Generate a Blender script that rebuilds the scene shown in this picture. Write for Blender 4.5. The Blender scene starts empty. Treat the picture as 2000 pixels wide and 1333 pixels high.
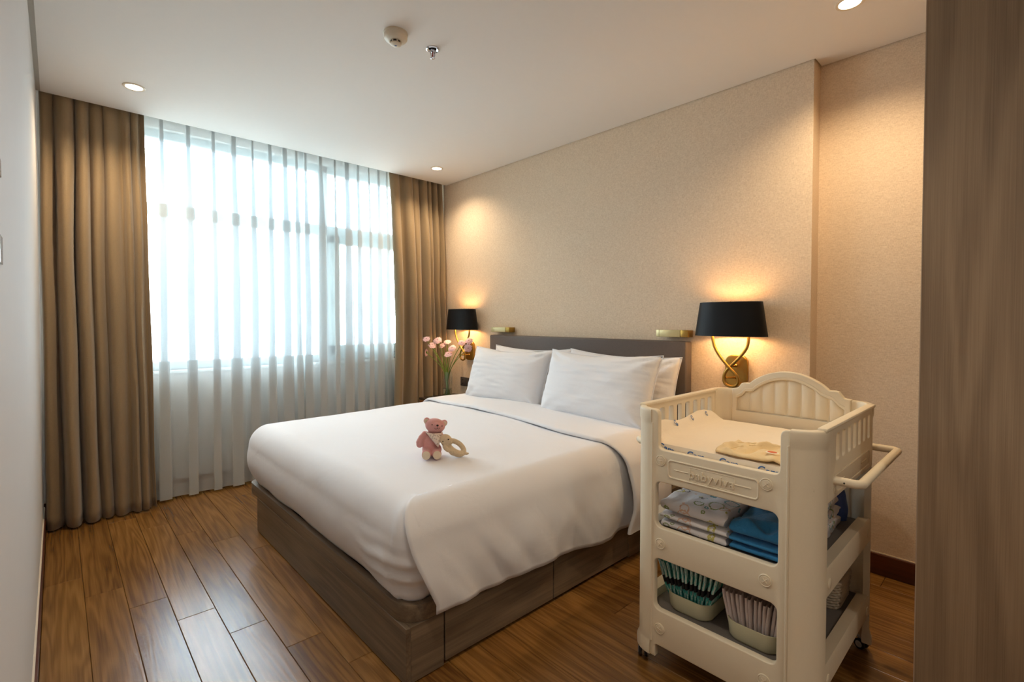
import bpy, bmesh, math, random
from mathutils import Vector, Matrix, noise
random.seed(7)
PI = math.pi
scene = bpy.context.scene
COL = scene.collection

# ------------------------------------------------------------------ camera, world, exposure
F_PX, YAW, PITCH, ROLL, SHIFT = 951.33, 0.751536, 0.0206436, 0.0022209, -0.00994
cam_d = bpy.data.cameras.new('camera'); cam = bpy.data.objects.new('camera', cam_d); COL.objects.link(cam)
fw = Vector((math.sin(YAW)*math.cos(PITCH), math.cos(YAW)*math.cos(PITCH), -math.sin(PITCH)))
r0 = Vector((math.cos(YAW), -math.sin(YAW), 0)); u0 = r0.cross(fw)
rr = r0*math.cos(ROLL)+u0*math.sin(ROLL); uu = -r0*math.sin(ROLL)+u0*math.cos(ROLL)
m = Matrix((rr, uu, -fw)).transposed().to_4x4(); m.translation = Vector((0, 0, 1.27))
cam.matrix_world = m
cam_d.sensor_width = 36; cam_d.lens = F_PX/2000*36; cam_d.shift_y = SHIFT
cam_d.clip_start = 0.01; cam_d.clip_end = 100
scene.camera = cam

SKY = 57.0            # overcast sky radiance
DOWN = 46.0          # downlight power
SCONCE = 2.1         # sconce bulb power
scene.view_settings.view_transform = 'Standard'; scene.view_settings.look = 'None'
scene.view_settings.gamma = 1.0; scene.view_settings.exposure = 0.12
scene.view_settings.use_curve_mapping = False
world = bpy.data.worlds.new('overcast sky'); scene.world = world; world.use_nodes = True
wn = world.node_tree; wn.nodes.clear()
wo = wn.nodes.new('ShaderNodeOutputWorld'); wb = wn.nodes.new('ShaderNodeBackground')
wt = wn.nodes.new('ShaderNodeTexCoord'); ws = wn.nodes.new('ShaderNodeSeparateXYZ'); wr = wn.nodes.new('ShaderNodeValToRGB')
wm = wn.nodes.new('ShaderNodeMapRange'); wm.inputs[1].default_value = -1; wm.inputs[2].default_value = 1
# overcast sky: bright zenith, paler horizon haze, dull ground
stops = [(0.0, (.10, .10, .09)), (.40, (.24, .26, .26)), (.47, (.31, .33, .35)), (.54, (.33, .355, .385)), (1.0, (.86, .93, 1.0))]
while len(wr.color_ramp.elements) < len(stops): wr.color_ramp.elements.new(.5)
for e_, (p_, c_) in zip(wr.color_ramp.elements, stops): e_.position = p_; e_.color = (*c_, 1)
wn.links.new(wt.outputs['Generated'], ws.inputs[0]); wn.links.new(ws.outputs['Z'], wm.inputs[0])
wn.links.new(wm.outputs[0], wr.inputs[0]); wn.links.new(wr.outputs[0], wb.inputs['Color'])
wb.inputs['Strength'].default_value = SKY
wn.links.new(wb.outputs[0], wo.inputs['Surface'])
try:
    scene.cycles.use_denoising = True
    scene.cycles.max_bounces = 10; scene.cycles.diffuse_bounces = 6; scene.cycles.transparent_max_bounces = 16
    scene.cycles.sample_clamp_indirect = 8
except Exception: pass
# portal that only guides sampling of the sky through the window opening
pd = bpy.data.lights.new('sky_portal', 'AREA'); pd.shape = 'RECTANGLE'; pd.size = 2.5; pd.size_y = 1.75
po = bpy.data.objects.new('sky_portal', pd); COL.objects.link(po); po.location = (1.42, 4.47, 1.77); po.rotation_euler = (-PI/2, 0, 0)
try: pd.cycles.is_portal = True
except Exception: COL.objects.unlink(po)

# ------------------------------------------------------------------ helpers
def srgb(r, g, b):
    f = lambda c: (c/255)/12.92 if c/255 <= .04045 else (((c/255)+.055)/1.055)**2.4
    return (f(r), f(g), f(b), 1)
def world_loc(o):
    v = Vector((0, 0, 0))
    while o is not None: v += o.location; o = o.parent
    return v
def mk(name, bm, mat, parent=None, local=False, smooth=True, angle=40, loc=None):
    """turn a bmesh (world coordinates unless local) into ONE object"""
    me = bpy.data.meshes.new(name)
    bmesh.ops.recalc_face_normals(bm, faces=bm.faces)
    bm.to_mesh(me); bm.free()
    return mko(name, me, mat, parent, local, smooth, angle, loc)
def mko(name, me, mat, parent=None, local=False, smooth=True, angle=40, loc=None):
    o = bpy.data.objects.new(name, me); COL.objects.link(o)
    if mat: me.materials.append(mat)
    if parent is not None:
        o.parent = parent
        if not local: me.transform(Matrix.Translation(-world_loc(parent)))
    elif loc is not None:
        o.location = loc
        if not local: me.transform(Matrix.Translation(-Vector(loc)))
    if smooth:
        for p in me.polygons: p.use_smooth = True
        try: me.set_sharp_from_angle(angle=math.radians(angle))
        except Exception: pass
    return o
def tag(o, label=None, cat=None, group=None, kind=None):
    if label: o['label'] = label
    if cat: o['category'] = cat
    if group: o['group'] = group
    if kind: o['kind'] = kind
    return o
def root(name, loc, label, cat, group=None, rz=0):
    o = bpy.data.objects.new(name, None); COL.objects.link(o); o.location = loc; o.rotation_euler = (0, 0, rz)
    o.empty_display_size = .05
    return tag(o, label, cat, group)
def struct(name, bm, mat, parent=None, smooth=False):
    o = mk(name, bm, mat, parent, smooth=smooth)
    if parent is None: o['kind'] = 'structure'
    return o
def box(bm, x0, x1, y0, y1, z0, z1, bev=0, seg=2):
    g = bmesh.ops.create_cube(bm, size=1)
    vs = g['verts']
    for v in vs:
        v.co = Vector((x0+(v.co.x+.5)*(x1-x0), y0+(v.co.y+.5)*(y1-y0), z0+(v.co.z+.5)*(z1-z0)))
    if bev > 0:
        es = list({e for v in vs for e in v.link_edges})
        bmesh.ops.bevel(bm, geom=es, offset=bev, segments=seg, affect='EDGES', profile=.5)
    return bm
def B(*a, **k): return box(bmesh.new(), *a, **k)
def tube(bm, pts, rad, n=10, cap=True, closed=False):
    pts = [Vector(p) for p in pts]; N = len(pts)
    rads = rad if isinstance(rad, (list, tuple)) else [rad]*N
    up = None; rings = []
    for i, p in enumerate(pts):
        if closed: t = pts[(i+1) % N]-pts[i-1]
        else: t = pts[min(i+1, N-1)]-pts[max(i-1, 0)]
        t.normalize()
        if up is None:
            up = Vector((0, 0, 1)) if abs(t.z) < .9 else Vector((1, 0, 0))
        s = t.cross(up); s.normalize(); up = s.cross(t); up.normalize()
        rings.append([bm.verts.new(p+(s*math.cos(2*PI*k/n)+up*math.sin(2*PI*k/n))*rads[i]) for k in range(n)])
    rng = range(N) if closed else range(N-1)
    for i in rng:
        a, b = rings[i], rings[(i+1) % N]
        off = 0
        if closed and i == N-1:
            d = [(a[0].co-b[k].co).length for k in range(n)]; off = d.index(min(d))
        for k in range(n):
            bm.faces.new((a[k], a[(k+1) % n], b[(k+1+off) % n], b[(k+off) % n]))
    if cap and not closed:
        bm.faces.new(rings[0]); bm.faces.new(rings[-1])
    return bm
def lathe(bm, prof, c=(0, 0, 0), n=32, sx=1, sy=1, axis='z'):
    rings = []
    for r, z in prof:
        ring = []
        for k in range(n):
            a = 2*PI*k/n
            p = (r*math.cos(a)*sx, r*math.sin(a)*sy, z)
            if axis == '-x': p = (-z, r*math.cos(a)*sx, r*math.sin(a)*sy)
            if axis == '-y': p = (r*math.cos(a)*sx, -z, r*math.sin(a)*sy)
            ring.append(bm.verts.new((p[0]+c[0], p[1]+c[1], p[2]+c[2])))
        rings.append(ring)
    for a, b in zip(rings[:-1], rings[1:]):
        for k in range(n): bm.faces.new((a[k], a[(k+1) % n], b[(k+1) % n], b[k]))
    if prof[0][0] > 1e-6: bm.faces.new(rings[0])
    if prof[-1][0] > 1e-6: bm.faces.new(rings[-1])
    bmesh.ops.remove_doubles(bm, verts=bm.verts, dist=1e-6)
    return bm
def ball(bm, c, r, seg=20, rot=None):
    """ellipsoid"""
    r = (r, r, r) if not isinstance(r, (tuple, list)) else r
    g = bmesh.ops.create_uvsphere(bm, u_segments=seg, v_segments=max(8, seg//2), radius=1)
    M = Matrix.Translation(c) @ (rot.to_4x4() if rot is not None else Matrix.Identity(4)) @ Matrix.Diagonal((*r, 1))
    bmesh.ops.transform(bm, matrix=M, verts=g['verts'])
    return bm
def spline(pts, n=8, closed=False):
    """Catmull-Rom through points"""
    P = [Vector(p) for p in pts]; N = len(P); out = []
    for i in range(N if closed else N-1):
        if closed: a, b, c, d = P[i-1], P[i], P[(i+1) % N], P[(i+2) % N]
        else: a, b, c, d = P[max(i-1, 0)], P[i], P[i+1], P[min(i+2, N-1)]
        for k in range(n):
            t = k/n
            out.append(.5*((2*b)+(c-a)*t+(2*a-5*b+4*c-d)*t*t+(3*b-a-3*c+d)*t**3))
    if not closed: out.append(P[-1])
    return out
def rrect(x0, x1, y0, y1, r, n=6):
    """rounded rectangle, counter-clockwise"""
    o = []
    for cx, cy, a0 in ((x1-r, y0+r, -90), (x1-r, y1-r, 0), (x0+r, y1-r, 90), (x0+r, y0+r, 180)):
        for k in range(n+1):
            a = math.radians(a0+90*k/n); o.append((cx+r*math.cos(a), cy+r*math.sin(a)))
    return o
def roundpoly(pts, n=5):
    """pts: (x, y, radius) closed polygon -> rounded outline"""
    out = []; N = len(pts)
    for i in range(N):
        p = Vector(pts[i][:2]); r = pts[i][2]
        if r <= 0: out.append(tuple(p)); continue
        a = (Vector(pts[i-1][:2])-p).normalized(); b = (Vector(pts[(i+1) % N][:2])-p).normalized()
        ang = a.angle(b); d = r/math.tan(ang/2)
        p0 = p+a*d; p1 = p+b*d
        for k in range(n+1):
            t = k/n; q = p0*(1-t)**2+p*2*t*(1-t)+p1*t*t
            out.append(tuple(q))
    return out
def plate(outlines, depth, bevel=0.0, res=2):
    """flat 2D shape with holes, extruded to depth, lying in XY centred on z=0 -> bmesh"""
    cu = bpy.data.curves.new('tmp', 'CURVE'); cu.dimensions = '2D'; cu.fill_mode = 'BOTH'
    cu.extrude = max(depth/2-bevel, 0); cu.bevel_depth = bevel; cu.bevel_resolution = res; cu.offset = -bevel
    for ol in outlines:
        s = cu.splines.new('POLY'); s.points.add(len(ol)-1); s.use_cyclic_u = True
        for q, p in zip(s.points, ol): q.co = (p[0], p[1], 0, 1)
    return curve_bm(cu)
def curve_bm(cu):
    o = bpy.data.objects.new('tmp', cu); COL.objects.link(o)
    dg = bpy.context.evaluated_depsgraph_get(); dg.update()
    me = bpy.data.meshes.new_from_object(o.evaluated_get(dg))
    bm = bmesh.new(); bm.from_mesh(me)
    bpy.data.objects.remove(o); bpy.data.curves.remove(cu); bpy.data.meshes.remove(me)
    bmesh.ops.remove_doubles(bm, verts=bm.verts, dist=1e-6)
    return bm
def text_bm(s, size, ext, offset=0.0, space=1.0):
    cu = bpy.data.curves.new('tmp', 'FONT'); cu.body = s; cu.size = size; cu.extrude = ext; cu.align_x = 'CENTER'; cu.align_y = 'CENTER'
    cu.offset = offset; cu.resolution_u = 4; cu.space_character = space
    return curve_bm(cu)
def xf(bm, M): bmesh.ops.transform(bm, matrix=M, verts=bm.verts); return bm
def frame(ex, ey, ez, o=(0, 0, 0)):
    M = Matrix((Vector(ex), Vector(ey), Vector(ez))).transposed().to_4x4(); M.translation = Vector(o); return M
# XY shape -> stands in the plane x = const: shape (y, z), depth along x
def yz(o): return frame((0, 1, 0), (0, 0, 1), (1, 0, 0), o)
def xz(o): return frame((1, 0, 0), (0, 0, 1), (0, -1, 0), o)
def grid(bm, nu, nv, f, closeu=False):
    V = [[bm.verts.new(f(i, j)) for j in range(nv)] for i in range(nu)]
    for i in range(nu if closeu else nu-1):
        for j in range(nv-1):
            bm.faces.new((V[i][j], V[(i+1) % nu][j], V[(i+1) % nu][j+1], V[i][j+1]))
    return V
def remesh(bm, voxel, it=3):
    me = bpy.data.meshes.new('tmp'); bm.to_mesh(me); bm.free()
    o = bpy.data.objects.new('tmp', me); COL.objects.link(o)
    r = o.modifiers.new('r', 'REMESH'); r.mode = 'VOXEL'; r.voxel_size = voxel
    s = o.modifiers.new('s', 'SMOOTH'); s.iterations = it; s.factor = .5
    dg = bpy.context.evaluated_depsgraph_get(); dg.update()
    m2 = bpy.data.meshes.new_from_object(o.evaluated_get(dg))
    b = bmesh.new(); b.from_mesh(m2)
    bpy.data.objects.remove(o); bpy.data.meshes.remove(me); bpy.data.meshes.remove(m2)
    return b
def nz(x, y, z, s=1.0): return noise.noise(Vector((x*s, y*s, z*s)))
def sstep(a, b, x):
    t = min(max((x-a)/(b-a), 0), 1); return t*t*(3-2*t)
def copy_thing(o, loc=None, parent=None):
    c = o.copy(); COL.objects.link(c)
    if parent is not None: c.parent = parent
    if loc is not None: c.location = loc
    for ch in list(o.children): copy_thing(ch, None, c)
    return c

# ------------------------------------------------------------------ materials
class MatB:
    def __init__(s, name):
        s.m = bpy.data.materials.new(name); s.m.use_nodes = True; s.t = s.m.node_tree; s.n = s.t.nodes
        s.p = s.n['Principled BSDF']
    def new(s, t, **k):
        n = s.n.new('ShaderNode'+t)
        for a, b in k.items(): setattr(n, a, b)
        return n
    def link(s, a, b): s.t.links.new(a, b)
    def mathn(s, op, a, b=None, clamp=False):
        n = s.new('Math', operation=op, use_clamp=clamp)
        for i, v in enumerate((a, b)):
            if v is None: continue
            if isinstance(v, (int, float)): n.inputs[i].default_value = v
            else: s.link(v, n.inputs[i])
        return n.outputs[0]
    def coord(s, kind='Object', scale=(1, 1, 1), rot=(0, 0, 0)):
        if kind == 'World': o = s.new('NewGeometry').outputs['Position']
        else: o = s.new('TexCoord').outputs[kind]
        mp = s.new('Mapping'); mp.inputs['Scale'].default_value = scale; mp.inputs['Rotation'].default_value = rot
        s.link(o, mp.inputs['Vector']); return mp.outputs[0]
    def noise(s, vec, scale=5, detail=4, rough=.5, dim='3D', w=None, dist=0):
        n = s.new('TexNoise'); n.noise_dimensions = dim
        n.inputs['Scale'].default_value = scale; n.inputs['Detail'].default_value = detail; n.inputs['Roughness'].default_value = rough
        n.inputs['Distortion'].default_value = dist
        s.link(vec, n.inputs['Vector'])
        if w is not None: s.link(w, n.inputs['W'])
        return n.outputs[0]
    def ramp(s, fac, stops, interp='LINEAR'):
        r = s.new('ValToRGB'); r.color_ramp.interpolation = interp; e = r.color_ramp.elements
        while len(e) < len(stops): e.new(.5)
        for q, (p, c) in zip(e, stops): q.position = p; q.color = c if len(c) == 4 else (*c, 1)
        s.link(fac, r.inputs[0]); return r.outputs[0]
    def mix(s, fac, a, b, mode='MIX'):
        n = s.new('Mix', data_type='RGBA', blend_type=mode)
        for i, v in ((0, fac), (6, a), (7, b)):
            if isinstance(v, (int, float)): n.inputs[i].default_value = v
            elif isinstance(v, tuple): n.inputs[i].default_value = v
            else: s.link(v, n.inputs[i])
        return n.outputs[2]
    def bump(s, h, strength=.3, dist=.01):
        b = s.new('Bump'); b.inputs['Strength'].default_value = strength; b.inputs['Distance'].default_value = dist
        s.link(h, b.inputs['Height']); s.link(b.outputs[0], s.p.inputs['Normal'])
    def set(s, **k):
        for a, b in k.items():
            key = {'base': 'Base Color', 'rough': 'Roughness', 'metal': 'Metallic', 'coat': 'Coat Weight', 'coatr': 'Coat Roughness', 'sheen': 'Sheen Weight',
                   'spec': 'Specular IOR Level', 'trans': 'Transmission Weight', 'ior': 'IOR', 'emit': 'Emission Color', 'emits': 'Emission Strength', 'sss': 'Subsurface Weight'}[a]
            if isinstance(b, (int, float, tuple)): s.p.inputs[key].default_value = b
            else: s.link(b, s.p.inputs[key])
        return s
def plain(name, col, rough=.5, var=.04, scale=30, bump=0, bd=.002, **k):
    M = MatB(name); v = M.coord('Object')
    n = M.noise(v, scale, 3)
    c = M.mix(n, tuple(x*(1-var) for x in col[:3])+(1,), tuple(min(1, x*(1+var)) for x in col[:3])+(1,))
    M.set(base=c, rough=rough, **k)
    if bump: M.bump(n, bump, bd)
    return M.m
def wood(name, dark, mid, light, axis, rings=14, sc=1.0, rough=.35, coat=0, per_obj=False, bump=.12, fine=1.0, bigw=.5):
    """grain runs along axis (0/1/2)"""
    M = MatB(name)
    s = [7.0*sc]*3; s[axis] = .55*sc
    v = M.coord('World', tuple(s))
    w = None
    if per_obj:
        oi = M.new('ObjectInfo'); w = M.mathn('MULTIPLY', oi.outputs['Random'], 37.0)
    n = M.noise(v, 1.0, 3, .5, '4D' if per_obj else '3D', w, dist=.3)
    rg = M.mathn('SINE', M.mathn('MULTIPLY', n, rings*6.283))
    rg = M.mathn('ADD', M.mathn('MULTIPLY', rg, .5), .5)
    s2 = [160.0*fine]*3; s2[axis] = 3.0
    v2 = M.coord('World', tuple(s2))
    f = M.noise(v2, 1.0, 3, .6)
    s3 = [3.5]*3; s3[axis] = .9
    big = M.noise(M.coord('World', tuple(s3)), 1.0, 3, .6, '4D' if per_obj else '3D', w)
    t = M.mathn('ADD', M.mathn('MULTIPLY', rg, .15), M.mathn('MULTIPLY', f, .36))
    t = M.mathn('ADD', t, M.mathn('ADD', M.mathn('MULTIPLY', big, bigw), (.5-bigw)*.5))
    if per_obj:
        t = M.mathn('ADD', t, M.mathn('MULTIPLY', M.mathn('SUBTRACT', oi.outputs['Random'], .5), .10))
    c = M.ramp(t, [(.30, dark), (.54, mid), (.80, light)])
    M.set(base=c, rough=rough, coat=coat, coatr=.12)
    M.bump(M.mathn('ADD', M.mathn('MULTIPLY', rg, .6), f), bump, .001)
    return M.m
M_floor = wood('oiled brown oak planks', srgb(90, 58, 24), srgb(132, 92, 44), srgb(160, 118, 62), 1, rings=14, rough=.27, per_obj=True, bump=.12)
M_grey_y = wood('grey brown laminate along y', srgb(86, 72, 57), srgb(118, 101, 82), srgb(146, 128, 106), 1, rings=6, rough=.45, bump=.1)
M_grey_x = wood('grey brown laminate along x', srgb(86, 72, 57), srgb(118, 101, 82), srgb(146, 128, 106), 0, rings=6, rough=.45, bump=.1)
M_ward = wood('grey oak wardrobe laminate', srgb(120, 98, 76), srgb(148, 124, 98), srgb(172, 147, 119), 2, bigw=.26, rings=5, sc=.9, rough=.5, bump=.3, fine=2.2)
M_edge = plain('pale edge banding', srgb(170, 150, 130), .5)
M_redwood = wood('dark red brown skirting', srgb(58, 26, 14), srgb(84, 40, 22), srgb(104, 54, 30), 1, rings=5, rough=.35)
M_redwood_x = wood('dark red brown skirting along x', srgb(58, 26, 14), srgb(84, 40, 22), srgb(104, 54, 30), 0, rings=5, rough=.35)
M_night = wood('orange brown nightstand veneer', srgb(110, 62, 22), srgb(150, 90, 38), srgb(180, 116, 56), 1, rings=5, rough=.4)
M_under = plain('dark underlay', srgb(30, 18, 10), .9)
M_ceil = plain('matt white ceiling paint', srgb(232, 228, 224), .9, .01)
M_white = plain('white painted wall', srgb(226, 223, 220), .45, .015, 8)
M_gapshade = plain('grey painted gap shade', srgb(176, 172, 164), .9)
M_pocket = plain('pocket paint', srgb(190, 190, 188), .9)
M_line = plain('pale sealant line', srgb(214, 200, 182), .6)
def wallpaper():
    M = MatB('beige woven wallcovering'); v = M.coord('World', (1, 1, 1))
    a = M.noise(M.coord('World', (120, 60, 420)), 1, 2, .6); b = M.noise(M.coord('World', (420, 420, 90)), 1, 2, .6)
    t = M.mathn('ADD', M.mathn('MULTIPLY', a, .5), M.mathn('MULTIPLY', b, .5))
    c = M.ramp(t, [(.34, srgb(204, 183, 157)), (.5, srgb(222, 202, 177)), (.66, srgb(234, 217, 194))])
    M.set(base=c, rough=.85, spec=.2); M.bump(t, .15, .0015); return M.m
M_wall = wallpaper()
def cloth(name, col, scale=700, var=.10, bump=.2, rough=.85, sheen=.15, wr=0, wrs=14):
    M = MatB(name)
    a = M.noise(M.coord('Object', (scale, scale, scale*.25)), 1, 2, .5); b = M.noise(M.coord('Object', (scale*.25, scale*.25, scale)), 1, 2, .5)
    t = M.mathn('ADD', M.mathn('MULTIPLY', a, .5), M.mathn('MULTIPLY', b, .5))
    c = M.mix(t, tuple(x*(1-var*1.6) for x in col[:3])+(1,), tuple(min(1, x*(1+var)) for x in col[:3])+(1,))
    M.set(base=c, rough=rough, sheen=sheen, spec=.25)
    h = t
    if wr:
        w = M.noise(M.coord('Object'), wrs, 3, .55, dist=.6)
        h = M.mathn('ADD', M.mathn('MULTIPLY', w, wr), M.mathn('MULTIPLY', t, .12))
    M.bump(h, bump, .004 if not wr else .012); return M.m
M_linen = cloth('white cotton bed linen', srgb(224, 224, 228), 900, .015, .34, .8, .1, 1.0, 6)
M_pillow = cloth('white cotton pillow case', srgb(228, 228, 231), 900, .015, .45, .8, .1, 1.0, 8)
M_mattress = cloth('white mattress ticking', srgb(220, 218, 216), 500, .03, .2)
M_brown = cloth('brown lined curtain cloth', srgb(150, 128, 98), 260, .10, .3, .62, .35)
M_leather = cloth('dark grey brown headboard leather', srgb(98, 88, 83), 240, .12, .35, .5, 0)
def sheer():
    M = MatB('white voile'); M.n.remove(M.p)
    out = M.n['Material Output']
    w = M.noise(M.coord('Object', (500, 500, 500)), 1, 2)
    tr = M.new('BsdfTransparent'); tl = M.new('BsdfTranslucent'); df = M.new('BsdfDiffuse')
    tr.inputs[0].default_value = (.82, .862, .885, 1); tl.inputs[0].default_value = (.51, .58, .62, 1); df.inputs[0].default_value = (.90, .88, .84, 1)
    m1 = M.new('MixShader'); m1.inputs[0].default_value = .74; M.link(tl.outputs[0], m1.inputs[1]); M.link(df.outputs[0], m1.inputs[2])
    m2 = M.new('MixShader'); M.link(M.mathn('ADD', M.mathn('MULTIPLY', w, .10), .46), m2.inputs[0])
    M.link(tr.outputs[0], m2.inputs[1]); M.link(m1.outputs[0], m2.inputs[2]); M.link(m2.outputs[0], out.inputs[0]); return M.m
M_sheer = sheer()
def pane():
    M = MatB('thin window glass'); M.n.remove(M.p); out = M.n['Material Output']
    tr = M.new('BsdfTransparent'); gl = M.new('BsdfGlossy'); gl.inputs['Roughness'].default_value = .02; tr.inputs[0].default_value = (.93, .97, .97, 1)
    n = M.noise(M.coord('Object'), 2, 1); fr = M.new('Fresnel'); fr.inputs[0].default_value = 1.45
    mx = M.new('MixShader'); M.link(M.mathn('MULTIPLY', fr.outputs[0], M.mathn('ADD', M.mathn('MULTIPLY', n, .1), .9)), mx.inputs[0]); M.link(tr.outputs[0], mx.inputs[1]); M.link(gl.outputs[0], mx.inputs[2]); M.link(mx.outputs[0], out.inputs[0]); return M.m
M_pane = pane()
M_alu = plain('grey green window frame', srgb(150, 166, 168), .45, .03)
M_sillm = plain('pale sill stone', srgb(214, 214, 210), .4)
M_brass = plain('brushed antique brass', srgb(176, 140, 72), .32, .08, 60, metal=1.0)
M_brassp = plain('pale satin brass', srgb(208, 194, 146), .4, .05, 60, metal=.55)
M_black = plain('black silk lamp shade', srgb(6, 6, 9), .5, .15, 60, spec=.25)
M_shadein = plain('cream shade lining', srgb(236, 214, 170), .8)
def emit(name, col, s):
    M = MatB(name); M.set(base=(.8, .8, .8, 1), emit=col, emits=s); n = M.noise(M.coord('Object'), 3, 1)
    c = M.mix(n, col, tuple(x*.96 for x in col[:3])+(1,)); M.link(c, M.p.inputs['Emission Color']); return M.m
M_lens = emit('warm downlight lens', (1, .84, .58, 1), 9)
M_bulb = emit('warm lamp bulb', (1, .72, .38, 1), 12)
M_rim = plain('cream downlight rim', srgb(222, 208, 188), .4)
M_det = plain('aged cream plastic', srgb(216, 204, 184), .45)
M_detd = plain('dark plastic slots', srgb(40, 36, 32), .5)
M_blue_dot = plain('blue dot', srgb(50, 60, 110), .5)
M_chrome = plain('chrome', srgb(200, 200, 205), .12, .03, 40, metal=1.0)
M_redbulb = plain('red glass bulb', srgb(140, 20, 16), .15)
M_outlet = plain('dark grey outlet plastic', srgb(86, 80, 78), .4)
M_nighttop = plain('dark smoked nightstand top', srgb(62, 52, 48), .18, .06, 12)
def glass(name, col, ior):
    M = MatB(name); n = M.noise(M.coord('Object'), 5, 1); c = M.mix(n, col, tuple(x*.98 for x in col[:3])+(1,)); M.set(base=c, rough=.0, trans=1.0, ior=ior); return M.m
M_glass = glass('clear vase glass', (.97, .99, .98, 1), 1.45)
M_water = glass('vase water', (.9, .97, .85, 1), 1.33)
M_stem = plain('green stem', srgb(112, 146, 52), .5, .15, 60)
M_petal = plain('pale pink petal', srgb(240, 200, 202), .7, .06, 90)
M_flc = plain('dusky flower centre', srgb(150, 92, 84), .8, .2, 200)
M_plast = plain('cream moulded plastic', srgb(226, 212, 186), .5, .02, 160, bump=.10, bd=.0008)
M_liner = plain('grey shelf liner', srgb(112, 106, 102), .6, .05)
M_wheel = plain('black rubber tyre', srgb(26, 26, 28), .6)
M_hub = plain('grey wheel hub', srgb(190, 188, 184), .4)
M_pad = cloth('white wipe clean pad', srgb(240, 226, 204), 300, .02, .25, .6, 0, .7, 16)
M_print = plain('blue print', srgb(70, 112, 170), .6)
M_shirt = cloth('cream baby cotton', srgb(232, 206, 158), 800, .04, .3, .9, .2, .6, 30)
M_orange = plain('orange badge', srgb(214, 106, 62), .7)
M_badgew = plain('cream badge rim', srgb(238, 226, 206), .7)
M_bluec = cloth('bright blue muslin', srgb(58, 136, 192), 500, .12, .5, .9, .2, .9, 38)
M_denim = cloth('dark blue muslin', srgb(44, 92, 160), 420, .25, .5, .9, .2, .9, 38)
M_bottle = plain('blue pouch plastic', srgb(68, 92, 160), .35)
M_tub = plain('pale sage tub', srgb(206, 202, 172), .5, .02)
M_wick = plain('pale woven cord', srgb(190, 176, 156), .8, .15, 80, bump=.4)
M_wdia = cloth('white diaper', srgb(226, 214, 212), 300, .05, .4, .85, .1, .8, 40)
def print_cloth():
    M = MatB('white muslin with printed motifs')
    cols = None
    base = srgb(226, 222, 224)
    cur = base
    for sc, lo, hi, seed in ((17, .24, .31, 0), (26, .10, .20, 3.3), (13, .33, .38, 7.1)):
        mp = M.coord('Object'); ad = M.new('VectorMath', operation='ADD'); M.link(mp, ad.inputs[0]); ad.inputs[1].default_value = (seed, seed*2, seed)
        vo = M.new('TexVoronoi'); vo.inputs['Scale'].default_value = sc; M.link(ad.outputs[0], vo.inputs['Vector'])
        d = vo.outputs['Distance']
        nn = M.noise(ad.outputs[0], 160, 2)
        d = M.mathn('ADD', d, M.mathn('MULTIPLY', M.mathn('SUBTRACT', nn, .5), .16))
        ring = M.mathn('MULTIPLY', M.mathn('GREATER_THAN', d, lo), M.mathn('LESS_THAN', d, hi))
        sp = M.new('SeparateColor'); M.link(vo.outputs['Color'], sp.inputs[0])
        ring = M.mathn('MULTIPLY', ring, M.mathn('GREATER_THAN', sp.outputs[1], .35))
        pal = M.ramp(sp.outputs[0], [(0, srgb(60, 150, 160)), (.3, srgb(120, 140, 50)), (.5, srgb(214, 170, 140)), (.7, srgb(60, 60, 66)), (.86, srgb(190, 180, 60))], 'CONSTANT')
        cur = M.mix(M.mathn('MULTIPLY', ring, .85), cur, pal)
    M.set(base=cur, rough=.9, sheen=.1)
    M.bump(M.noise(M.coord('Object'), 40, 3), .3, .006); return M.m
M_motif = print_cloth()
def teal_diaper():
    M = MatB('teal printed diaper'); v = M.coord('Object')
    n = M.noise(M.coord('Object', (60, 60, 26)), 1, 3, .7)
    c = M.ramp(n, [(.40, srgb(36, 140, 136)), (.50, srgb(86, 182, 174)), (.60, srgb(214, 226, 220))])
    sp = M.new('SeparateXYZ'); M.link(v, sp.inputs[0])
    band = M.mathn('MULTIPLY', M.mathn('GREATER_THAN', sp.outputs[2], .078), M.mathn('LESS_THAN', sp.outputs[2], .102))
    c = M.mix(band, c, srgb(28, 26, 30)); M.set(base=c, rough=.7); M.bump(n, .3, .003); return M.m
M_teal = teal_diaper()
M_bear = cloth('dusty pink knit', srgb(216, 156, 152), 900, .14, .4, .95, .3)
M_cream = cloth('cream plush', srgb(222, 204, 180), 900, .08, .3, .95, .2)
M_knit = cloth('beige waffle knit', srgb(218, 196, 164), 420, .28, .6, .95, .2)
M_dark = plain('dark thread', srgb(36, 26, 24), .8)
def bandana():
    M = MatB('cream star print cotton'); v = M.coord('Object')
    vo = M.new('TexVoronoi'); vo.inputs['Scale'].default_value = 95; M.link(v, vo.inputs['Vector'])
    d = vo.outputs['Distance']; ring = M.mathn('MULTIPLY', M.mathn('GREATER_THAN', d, .16), M.mathn('LESS_THAN', d, .30))
    M.set(base=M.mix(M.mathn('MULTIPLY', ring, .8), srgb(224, 208, 196), srgb(140, 116, 108)), rough=.9); return M.m
M_band = bandana()

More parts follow.
